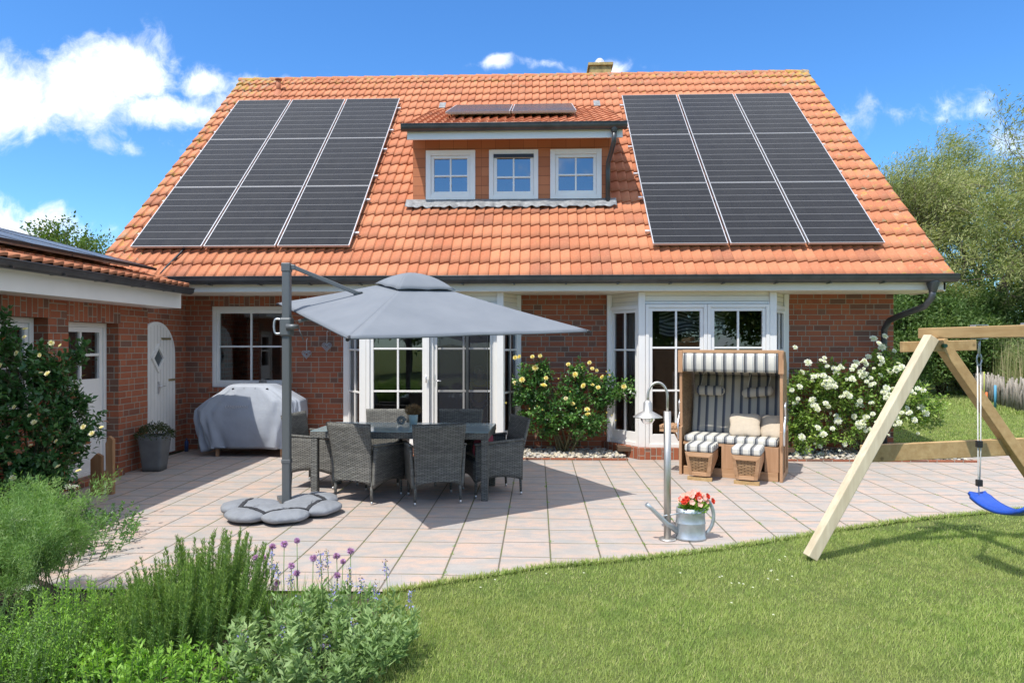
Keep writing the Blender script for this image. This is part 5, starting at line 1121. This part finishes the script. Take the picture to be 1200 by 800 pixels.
# ---------- blossoms
BL = {k: [bloom(k+'_bloom', M[m], 8, r, cup, 4) for _ in range(2)] for k, m, r, cup in (('yellow', 'yellow_petal', .050, .25), ('white', 'white_petal', .043, .15), ('cream', 'cream_petal', .036, .3), ('bud', 'yellow_petal', .024, .9))}
def shrub(name, label, cat, lobes, nleaf, L, Wd, leafm, seed, stems, blooms, group=None, nstem=9, stemr=.009, hfill=.5):
    """lobes: (cx,cy,cz,rx,ry,rz,weight): leafy shoots run from the base out to points in the lobes"""
    t = thing(name, label, cat, group); R = np.random.default_rng(seed); Wt = np.array([l[6] for l in lobes]); Wt = Wt/Wt.sum(); ns = nleaf//26
    li = R.choice(len(lobes), ns, p=Wt); LB = np.array([l[:6] for l in lobes]); dr = unit(R.normal(size=(ns, 3))); rad = R.uniform(hfill, 1., ns)**.7
    C = LB[li, :3]; tip = C+dr*LB[li, 3:6]*rad[:, None]; tip[:, 2] = np.maximum(tip[:, 2], .06)
    out = unit(dr*.8+R.normal(0, .35, (ns, 3))+np.array([0, 0, .45])); sl = R.uniform(.12, .26, ns); start = tip-out*sl[:, None]
    segs = [(start[k], tip[k], .0035, .002) for k in range(ns)]; bx = np.array(stems)
    for k in range(nstem):
        l = lobes[k % len(lobes)]; p = bx+np.array([R.normal(0, .05), R.normal(0, .03), 0]); q = np.array(l[:3])+R.normal(0, .4, 3)*np.array(l[3:6]); m1 = p*.6+q*.4+np.array([0, 0, .12]); m2 = p*.2+q*.8+np.array([0, 0, .08])
        segs += [(p, m1, stemr, stemr*.8), (m1, m2, stemr*.8, stemr*.55), (m2, q, stemr*.55, stemr*.3)]
        js = R.choice(ns, 6); segs += [(m2, start[j], .004, .003) for j in js if np.linalg.norm(m2-start[j]) < .5]
    V, F = twigs(segs, 5); npmesh('stem', V, F, M['stem'], t, smooth=True)
    i = np.repeat(np.arange(ns), 26); f = R.uniform(0, 1.05, len(i))[:, None]; P = start[i]*(1-f)+tip[i]*f; sd = unit(R.normal(size=(len(i), 3))); P = P+sd*R.uniform(0, .045, len(i))[:, None]
    D = sd*.9+out[i]*.5+np.array([0, 0, -.15]); Ls = L*R.uniform(.55, 1.15, len(i)); V, F = leaves(P, D, Ls, Ls*Wd, .2, unit(out[i]*.6+R.normal(0, .5, (len(i), 3))+np.array([0, 0, .9])))
    tipf = R.random(ns)[i]*.45+f[:, 0]*.15+R.random(len(i))*.42; npmesh('foliage', V, F, leafm, t, lv=np.repeat(np.clip(tipf, 0, 1), 4))
    for (x, y, z, kind, sc) in blooms:
        me = BL[kind][int(R.integers(0, 2))]; place(me, 'bud' if kind == 'bud' else 'blossom', t, (x, y, z), (R.normal(-.15, .35), R.normal(-.75, .3), .55+R.normal(0, .25)), sc)
    return t
# yellow rose between the bay windows
yb = [(604,419),(624,418),(633,417),(603,448),(612,445),(627,431),(640,443),(637,452),(663,467),(666,427),(674,439),(691,425),(694,432),(699,434),(706,442),(715,440),(684,452),(694,451),(701,454),(671,473),(731,453),(609,398+20),(676,478),(682,480),(688,480),(672,494),(689,486),(593,472)]
def px2(px, py, Y):
    T_ = math.atan(30/800.); u = (px-600)/800; v = (403-py)/800; rx = -math.sin(T_)+math.cos(T_)*u; ry = math.cos(T_)+math.sin(T_)*u; t = Y/ry; return (rx*t, Y, 1.7+v*t)
yl = []
for k, (px, py) in enumerate(yb):
    x, y, z = px2(px, py, 10.12+.06*(k % 3)); yl.append((x, y, z, 'cream' if (px, py) in ((663,467),(603,448)) else ('bud' if (px, py) in ((676,478),(682,480),(593,472),(672,494),(715,440)) else 'yellow'), rng.uniform(.65, 1.15)))
for _ in range(14): x, y, z = px2(rng.uniform(600, 725), rng.uniform(425, 495), 10.2); yl.append((x, y, z, 'bud', .8))
settle(shrub('yellow_rose_bush', 'yellow rose bush in front of the brick wall between the two bay windows', 'rose bush',
    [(-.10,10.35,1.05,.34,.20,.38,3),(.10,10.4,1.30,.22,.14,.20,1.2),(.58,10.4,1.10,.26,.18,.38,2.2),(.95,10.35,1.0,.32,.2,.30,2.4),(.30,10.35,.72,.42,.22,.34,3.2),(.72,10.3,.55,.38,.22,.28,3.4),(1.30,10.35,1.05,.22,.14,.16,1.0),(-.10,10.35,.62,.26,.2,.30,1.4),(.15,10.4,.45,.2,.15,.2,.6)],
    7600, .062, .62, M['rose_leaf'], 201, (.42, 10.5, .02), yl, nstem=18, stemr=.012))
wb = [(931,407),(941,436),(946,425),(976,431),(966,440),(970,444),(978,449),(979,437),(974,446),(998,433),(1000,429),(1003,425),(928,457),(937,453),(951,469),(935,471),(990,461),(995,464),(1003,474),(1010,475),(1012,440),(1018,443),(1009,436),(1035,407),(1028,402),(1036,394),(1024,397),(1048,411),(1055,430),(1050,434),(1052,426),(1046,437),(1038,455),(1042,462),(1035,459),(1044,456),(1023,485),(1002,488),(983,493),(980,487),(959,501),(941,512),(942,520),(948,525),(966,509),(963,523),(932,532),(961,534),(1075,455),(1083,457),(1078,477),(1082,485),(1070,492),(1084,484),(1063,478),(1017,418),(1030,420),(1032,415),(1034,423),(944,531),(975,502)]
wlst = []
for k, (px, py) in enumerate(wb): x, y, z = px2(px+rng.normal(0,1), py, 10.15+.08*(k % 4)); wlst.append((x, y, z, 'white', .9+.5*(k % 3)/2))
for k in range(30): x, y, z = px2(rng.uniform(930, 1080), rng.uniform(415, 530), 10.2+.1*rng.random()); wlst.append((x, y, z, 'white', rng.uniform(.5, .9)))
for k in range(26):
    x0_, y0_, z0_ = px2(rng.uniform(935, 1075), rng.uniform(412, 500), 10.12)
    for q in range(4): wlst.append((x0_+rng.normal(0, .03), y0_+rng.normal(0, .02), z0_+rng.normal(0, .03), 'white', rng.uniform(.6, 1.1)))
settle(shrub('white_rose_bush', 'big rose bush full of white blossoms right of the beach chair', 'rose bush',
    [(4.05,10.45,.95,.40,.28,.48,3),(4.45,10.5,1.05,.42,.28,.42,3),(4.95,10.5,.95,.45,.28,.48,3.4),(5.25,10.5,1.42,.24,.18,.26,1.3),(5.55,10.45,.80,.42,.28,.42,2.8),(5.95,10.5,.72,.26,.2,.34,1.2),(4.0,10.35,.42,.34,.24,.36,2.6),(4.65,10.4,.45,.45,.24,.3,1.6),(5.4,10.45,1.15,.25,.2,.25,1.2)],
    12500, .058, .58, M['white_rose_leaf'], 202, (4.95, 10.55, .02), wlst, nstem=20, stemr=.013))
lb_ = [(29,395),(20,414),(48,437),(56,438),(71,405),(30,386),(17,477),(40,495),(36,522),(68,547),(9,512),(108,508),(119,501),(92,552),(66,517),(1,429),(35,487),(98,380+120),(47,416),(60,402),(55,575),(15,560)]
ll = [(*px2(px, py, 5.95+.10*(k % 3)), 'cream', .62+.2*(k % 2)) for k, (px, py) in enumerate(lb_)]
settle(shrub('climbing_rose', 'tall dark rose bush with cream blossoms in front of the garage window', 'rose bush',
    [(-4.85,6.5,.75,.42,.45,.55,4),(-5.05,6.4,1.45,.32,.45,.42,3),(-4.85,6.7,1.30,.24,.30,.30,1.6),(-4.70,6.8,.90,.24,.3,.34,1.7),(-5.1,5.9,1.0,.35,.5,.7,3),(-4.85,6.3,.35,.42,.45,.32,2.6),(-5.15,6.3,1.90,.14,.25,.22,.6),(-4.78,6.9,1.66,.10,.12,.20,.3)],
    11500, .068, .6, M['rose_leaf_dark'], 203, (-4.95, 6.5, .0), ll, nstem=18, stemr=.012))

# ---------- foreground herb bed
def upright(name, label, cat, n, cx, cy, rx, ry, h0, h1, needles, L, Wd, leafm, seed, lean=.25, up=.9, arr=None, hfun=None):
    R = np.random.default_rng(seed); t = thing(name, label, cat); segs = []; Ps, Ds, Ls, lvv = [], [], [], []
    for k in range(n):
        a = R.uniform(0, 2*PI); r = math.sqrt(R.random()); x = cx+rx*r*math.cos(a); y = cy+ry*r*math.sin(a); h = R.uniform(h0, h1)*(1-.35*r)
        if hfun: h *= hfun(x)
        d = np.array([lean*(x-cx)/rx+R.normal(0, .09), lean*(y-cy)/ry*.6+R.normal(0, .07), 1.]); d /= np.linalg.norm(d); p = np.array([x-d[0]*h*.4, y-d[1]*h*.3, 0.]); tip = p+d*h; segs.append((p, p+d*h*.5, .004, .003)); segs.append((p+d*h*.5, tip, .003, .0015))
        m = int(needles*h/h1); f = R.uniform(.12, 1.0, m)**.8; q = p+d*(h*f)[:, None]; s = unit(R.normal(size=(m, 3))*np.array([1, 1, .25])); Ps.append(q); Ds.append(s*(1-f[:, None]*.55)+np.array([0, 0, up])*(.3+.7*f[:, None])); Ls.append(L*R.uniform(.6, 1.1, m)*(1.05-.35*f)); lvv.append(np.clip(R.random()*.4+f*.35+R.random(m)*.25, 0, 1))
    V, F = twigs(segs, 4); npmesh('stem', V, F, M['gstem'], t)
    P, D, Ls, lvv = np.concatenate(Ps), np.concatenate(Ds), np.concatenate(Ls), np.concatenate(lvv); V, F = leaves(P, D, Ls, Ls*Wd, .15); npmesh('foliage', V, F, leafm, t, lv=np.repeat(lvv, 4)); return t
t = upright('rosemary_bush', 'dense upright rosemary bush in the herb bed in front', 'herb', 330, -2.02, 3.84, .44, .46, .36, .66, 300, .036, .16, M['rosemary'], 301, lean=.30, up=.75, hfun=lambda x: .80+.38*min(1, max(0, (x+2.35)/.55))); settle(t)
t = upright('sage_bush', 'grey green sage bush with blue flower spikes at the front edge of the bed', 'herb', 215, -1.13, 3.58, .43, .48, .20, .43, 40, .076, .32, M['sage'], 302, lean=.75, up=.45)
R = np.random.default_rng(9)
for (px, py, Y) in ((285,745,3.5),(332,740,3.5),(380,748,3.5),(383,652,3.95),(452,664,3.8),(325,668,3.9),(395,690,3.85),(340,680,3.9),(296,765,3.45),(376,668,3.95),(480,700,3.7),(375,655,3.9),(409,672,3.9),(423,685,3.85),(388,700,3.8),(318,655,3.95),(440,690,3.7),(352,705,3.8),(365,765,3.45),(415,735,3.5)):
    x, y, z = px2(px, py, Y); b = MB(); b.tube([(x+.02, y, max(.05, z-.30)), (x, y, z+.03)], .0022, 5); sp = b.build('flower_stalk', M['gstem'], t)
    m = 26; P = np.array([x, y, z])+np.stack([R.normal(0, .011, m), R.normal(0, .011, m), R.uniform(-.06, .04, m)], 1); V, F = leaves(P, R.normal(size=(m, 3))+np.array([0, -.4, .2]), .016, .010); npmesh('blossoms', V, F, M['blue_petal'], sp, lv=lvleaf(m))
    m = 30; P = np.array([x, y, z])+np.stack([R.normal(0, .008, m), R.normal(0, .008, m), R.uniform(-.07, .05, m)], 1); V, F = leaves(P, R.normal(size=(m, 3)), .010, .007); npmesh('calyx', V, F, M['brownplant'], sp, lv=lvleaf(m))
settle(t)
# chives
t = thing('chive_clump', 'clump of chives with round violet flower heads behind the sage', 'herb'); R = np.random.default_rng(19)
heads = [(296,653),(304.5,653.7),(315.7,640),(329,637),(344,633),(337.5,662.5),(363,653.7),(390.5,651),(398,657.5),(406.7,645),(343.7,671),(308.7,670),(321,682.5),(391,673.7),(318,688)]
for k, (px, py) in enumerate(heads):
    x, y, z = px2(px+4, py, 3.98+.1*(k % 3)); b = MB(); b.tube([(x+R.normal(0,.02), y, 0), (x+R.normal(0,.006), y, z*.6), (x, y, z)], .0024, 5); s_ = b.build('stalk', M['gstem'], t)
    m = 130; d = rand_dirs(m)*np.array([1, 1, .85]); V, F = leaves(np.array([x, y, z])+d*.004, d, .021*(1 if k % 4 else .8), .0075); npmesh('flower_head', V, F, M['violet_petal'], s_, lv=lvleaf(m))
n = 420; P = np.stack([R.normal(-1.42, .22, n), R.normal(4.08, .08, n), np.zeros(n)], 1); V, F = leaves(P, np.stack([R.normal(0, .16, n), R.normal(0, .12, n), np.ones(n)], 1), R.uniform(.15, .32, n), .005); npmesh('foliage', V, F, M['mint'], t, lv=lvleaf(n)); settle(t)
# feathery herb, several stems branching into fine umbels
t = thing('feathery_herb', 'tall feathery light green herb at the left edge of the bed', 'herb'); S, Tp = [], []; R = np.random.default_rng(23)
for k in range(80):
    x = R.uniform(-4.0, -3.0); y = R.uniform(3.25, 4.55); h = R.uniform(.36, .76)*(1.0-.30*max(0, (x+2.9)/.4))
    s, tp = grow((x, y, 0), (R.normal(-.08, .09), R.normal(0, .1), 1), h*.72, .005, 2, [6, 6], .55, 500+k, .5, .2, curl=.3, nseg=3); S += s; Tp += tp
V, F = twigs(S, 4); npmesh('stem', V, F, M['gstem'], t); V, F, lv, P = spray(Tp, 50, .034, .13, .020, 0., (.15, 0, .1), .7, 3); npmesh('foliage', V, F, M['dill'], t, lv=lv)
n = 90; i = R.choice(len(Tp), 14); P = np.concatenate([np.array(Tp[j][1])+R.normal(0, .022, (n, 3))*np.array([1, 1, .25]) for j in i]); V, F = leaves(P, np.tile([0, 0, 1.], (len(P), 1))+R.normal(0, .5, (len(P), 3)), .007, .006); npmesh('umbels', V, F, M['white_petal'], t, lv=lvleaf(len(P))); settle(t)
t = upright('fresh_green_herb', 'bright green broad leaved herb at the bottom of the bed in front of the rosemary', 'herb', 210, -1.95, 3.30, .62, .16, .12, .26, 26, .050, .36, M['mint'], 304, lean=.3, up=.5); settle(t)
t = upright('green_herb', 'loose leafy green herb between the feathery herb and the rosemary', 'herb', 330, -2.52, 3.55, .34, .46, .25, .48, 50, .032, .3, M['mint'], 305, lean=.4, up=.5); settle(t)
t = upright('ground_herb', 'low feathery green growth along the bottom left corner of the bed', 'herb', 300, -3.0, 3.3, .7, .4, .2, .5, 60, .03, .22, M['dill'], 309, lean=.4, up=.4); settle(t)
t = upright('low_weed', 'low dark leafy growth below the tall rose bush', 'plant', 420, -4.4, 5.4, 1.0, 1.1, .12, .34, 40, .045, .45, M['rose_leaf'], 306, lean=.5, up=.3); settle(t)

# ---------- lawn blades
def inlawn(P):
    e = np.array(EDGE); y = np.interp(P[:, 0], e[:, 0], e[:, 1]); front = (P[:, 1] < y+R.normal(0, .012, len(P))) & (P[:, 0] > np.where(P[:, 1] > 4.2, -1.1+.0*P[:, 1], -.86-.12*np.clip(P[:, 1]-3.4, 0, 2)))
    back = (P[:, 1] > 11.12) & (P[:, 0] > 6.3)
    return front | back
def blades(x0, x1, y0, y1, n, h, w_, R):
    P = np.stack([R.uniform(x0, x1, n), R.uniform(y0, y1, n), np.full(n, -.02)], 1); P = P[inlawn(P)]; n = len(P)
    tf = .5+.5*np.sin(P[:, 0]*3.1+np.sin(P[:, 1]*2.3)*2)*np.sin(P[:, 1]*2.7+P[:, 0]); hh = R.uniform(.45, 1.15, n)*h*(.8+.4*tf)
    ld = np.stack([R.normal(.12, .38, n), R.normal(0, .38, n), np.ones(n)], 1); a = R.uniform(0, 2*PI, n); s = np.stack([np.cos(a), np.sin(a), np.zeros(n)], 1)*w_/2
    V = np.stack([P-s, P+s, P+unit(ld)*hh[:, None]], 1).reshape(-1, 3); return V, np.arange(3*n).reshape(-1, 3), np.repeat(np.clip(R.random(n)*.8+R.normal(0, .1, n)+.08, 0, 1), 3)
R = np.random.default_rng(77); prt = []
for (x0, x1, y0, y1, n, h, w_) in ((-1.2, 4.2, 2.9, 4.6, 105000, .034, .0042), (-1.2, 6.2, 4.6, 6.4, 90000, .034, .005), (0, 8.5, 6.0, 8.3, 44000, .036, .007), (6.3, 13., 11.1, 17, 38000, .045, .014), (8.5, 19, 17, 25, 30000, .09, .03)):
    V, F, lv = blades(x0, x1, y0, y1, n, h, w_, R); prt.append((V, F, lv, 0))
# fringe along the paving edge
e = np.array(EDGE); tt = np.linspace(0, 1, 6000); cum = np.linspace(0, len(e)-1, 6000); P = np.stack([np.interp(cum, range(len(e)), e[:, 0]), np.interp(cum, range(len(e)), e[:, 1])+R.normal(-.012, .016, 6000), np.full(6000, -.01)], 1)
V, F = leaves(P, np.stack([R.normal(0, .5, 6000), R.normal(.2, .5, 6000), np.ones(6000)], 1), R.uniform(.02, .06, 6000), .006); prt.append((V, F, lvleaf(6000), 0))
V, F, lv, mi = merge(prt); tag(npmesh('grass', V, F, M['grass'], lv=lv), kind='stuff')
# moss and weeds in the paving joints near the lawn
P = []
for k in range(60):
    i_ = R.integers(-2, 12); x = .104+.4*i_+R.normal(0, .004); yy = np.interp(x, e[:, 0], e[:, 1])+R.uniform(0, 2.6)**1.3; P.append((x, yy, 0))
P = np.repeat(np.array(P), 16, 0)+R.normal(0, 1, (960, 3))*np.array([.006, .03, 0]); V, F = leaves(P, R.normal(size=(960, 3))*np.array([1, 1, .3])+np.array([0, 0, .6]), R.uniform(.006, .02, 960), .005); tag(npmesh('joint_weeds', V, F, M['mint'], lv=lvleaf(960)), kind='stuff')
cf = bloom('clover_bloom', M['white_petal'], 7, .009, .6, 2)
for (px, py) in ((846,675),(857,683),(871,684),(882,688),(857,706),(906,720),(904,668),(920,652),(928,675),(866,683),(903,669),(911,679),(843,676),(580,679),(563,688),(684,671),(797,671),(913,656),(640,672),(900,678)):
    T_ = math.atan(30/800.); u = (px-600)/800; v = (403-py)/800; rx = -math.sin(T_)+math.cos(T_)*u; ry = math.cos(T_)+math.sin(T_)*u; t_ = -1.67/v
    o = place(cf, 'clover_flower', None, (rx*t_, ry*t_, .028), (.1, -.2, 1), 1.); tag(o, 'tiny white clover flower in the lawn', 'flower', 'clover flowers in the lawn')

# ---------- child behind the insect screen
t = thing('person', 'child in a yellow shirt standing indoors behind the screened glass door', 'person', None, (-.93, 10.95, .16))
def skinned(name, joints, edges, m, parent, sub=2):
    me = bpy.data.meshes.new(name); me.from_pydata([j[0] for j in joints], edges, []); me.materials.append(m); o = bpy.data.objects.new(name, me); COL.objects.link(o); o.parent = parent
    sk_ = o.modifiers.new('k', 'SKIN'); sk_.use_smooth_shade = True
    for v_, j in zip(me.skin_vertices[0].data, joints): v_.radius = (j[1], j[2] if len(j) > 2 else j[1])
    me.skin_vertices[0].data[0].use_root = True
    o.modifiers.new('s', 'SUBSURF').levels = sub; o.modifiers['s'].render_levels = sub; return o
J = [((0,0,.60),.085,.07),((0,0,.78),.09,.07),((0,0,.90),.085,.06),((0,0,.97),.035),((0,-.01,1.03),.055,.06),((0,-.01,1.10),.078,.085),((0,0,1.17),.05,.055),((.13,0,.90),.035),((.18,-.02,.72),.028),((.12,-.12,.62),.022),((.06,-.15,.60),.022),((-.13,0,.90),.035),((-.18,-.02,.72),.028),((-.12,-.12,.62),.022),((-.06,-.15,.60),.022),
     ((.07,0,.54),.065),((.075,-.01,.30),.045),((.075,0,.05),.032),((.08,-.1,.02),.028),((-.07,0,.54),.065),((-.075,-.01,.30),.045),((-.075,0,.05),.032),((-.08,-.1,.02),.028)]
Ed = [(0,1),(1,2),(2,3),(3,4),(4,5),(5,6),(2,7),(7,8),(8,9),(9,10),(2,11),(11,12),(12,13),(13,14),(0,15),(15,16),(16,17),(17,18),(0,19),(19,20),(20,21),(21,22)]
skinned('body', J, Ed, M['skin'], t)
J2 = [((0,0,.58),.115,.09),((0,0,.78),.108,.085),((0,0,.92),.098,.075),((.13,0,.905),.05),((.165,-.01,.80),.048),((-.13,0,.905),.05),((-.165,-.01,.80),.048)]
skinned('shirt', J2, [(0,1),(1,2),(2,3),(3,4),(2,5),(5,6)], M['yellowcloth'], t)
J3 = [((0,.01,.60),.11,.09),((.075,0,.50),.082),((.078,0,.34),.072),((-.075,0,.50),.082),((-.078,0,.34),.072)]
skinned('trousers', J3, [(0,1),(1,2),(0,3),(3,4)], M['strap'], t)
b = MB(); b.grid(lambda s, v: ((.092+.006*math.sin(s*40))*math.cos(s*2*PI)*math.sin(v*2.0), .012+.098*math.sin(s*2*PI)*math.sin(v*2.0)*(1 if math.sin(s*2*PI) > 0 else .85), 1.10+.10*math.cos(v*2.0)+(.045*max(0, -math.sin(s*2*PI)) if v > .7 else 0)), 32, 12, closeu=True); b.build('hair', M['hair'], t)
for sx in (-1, 1): b = MB(); b.lathe([(.001,-.008),(.008,0),(.001,.008)], (sx*.03,-.088,1.10), 8); b.build('eye', M['black'], t)
b = MB(); b.prism([(-.01,-.09,1.06),(.01,-.09,1.06),(0,-.09,1.095)], (0,-.016,0)); b.build('nose', M['skin'], t)
b = MB(); b.box(-.02,.02,-.088,-.084,1.035,1.042); b.build('mouth', M['cushion_red'], t)
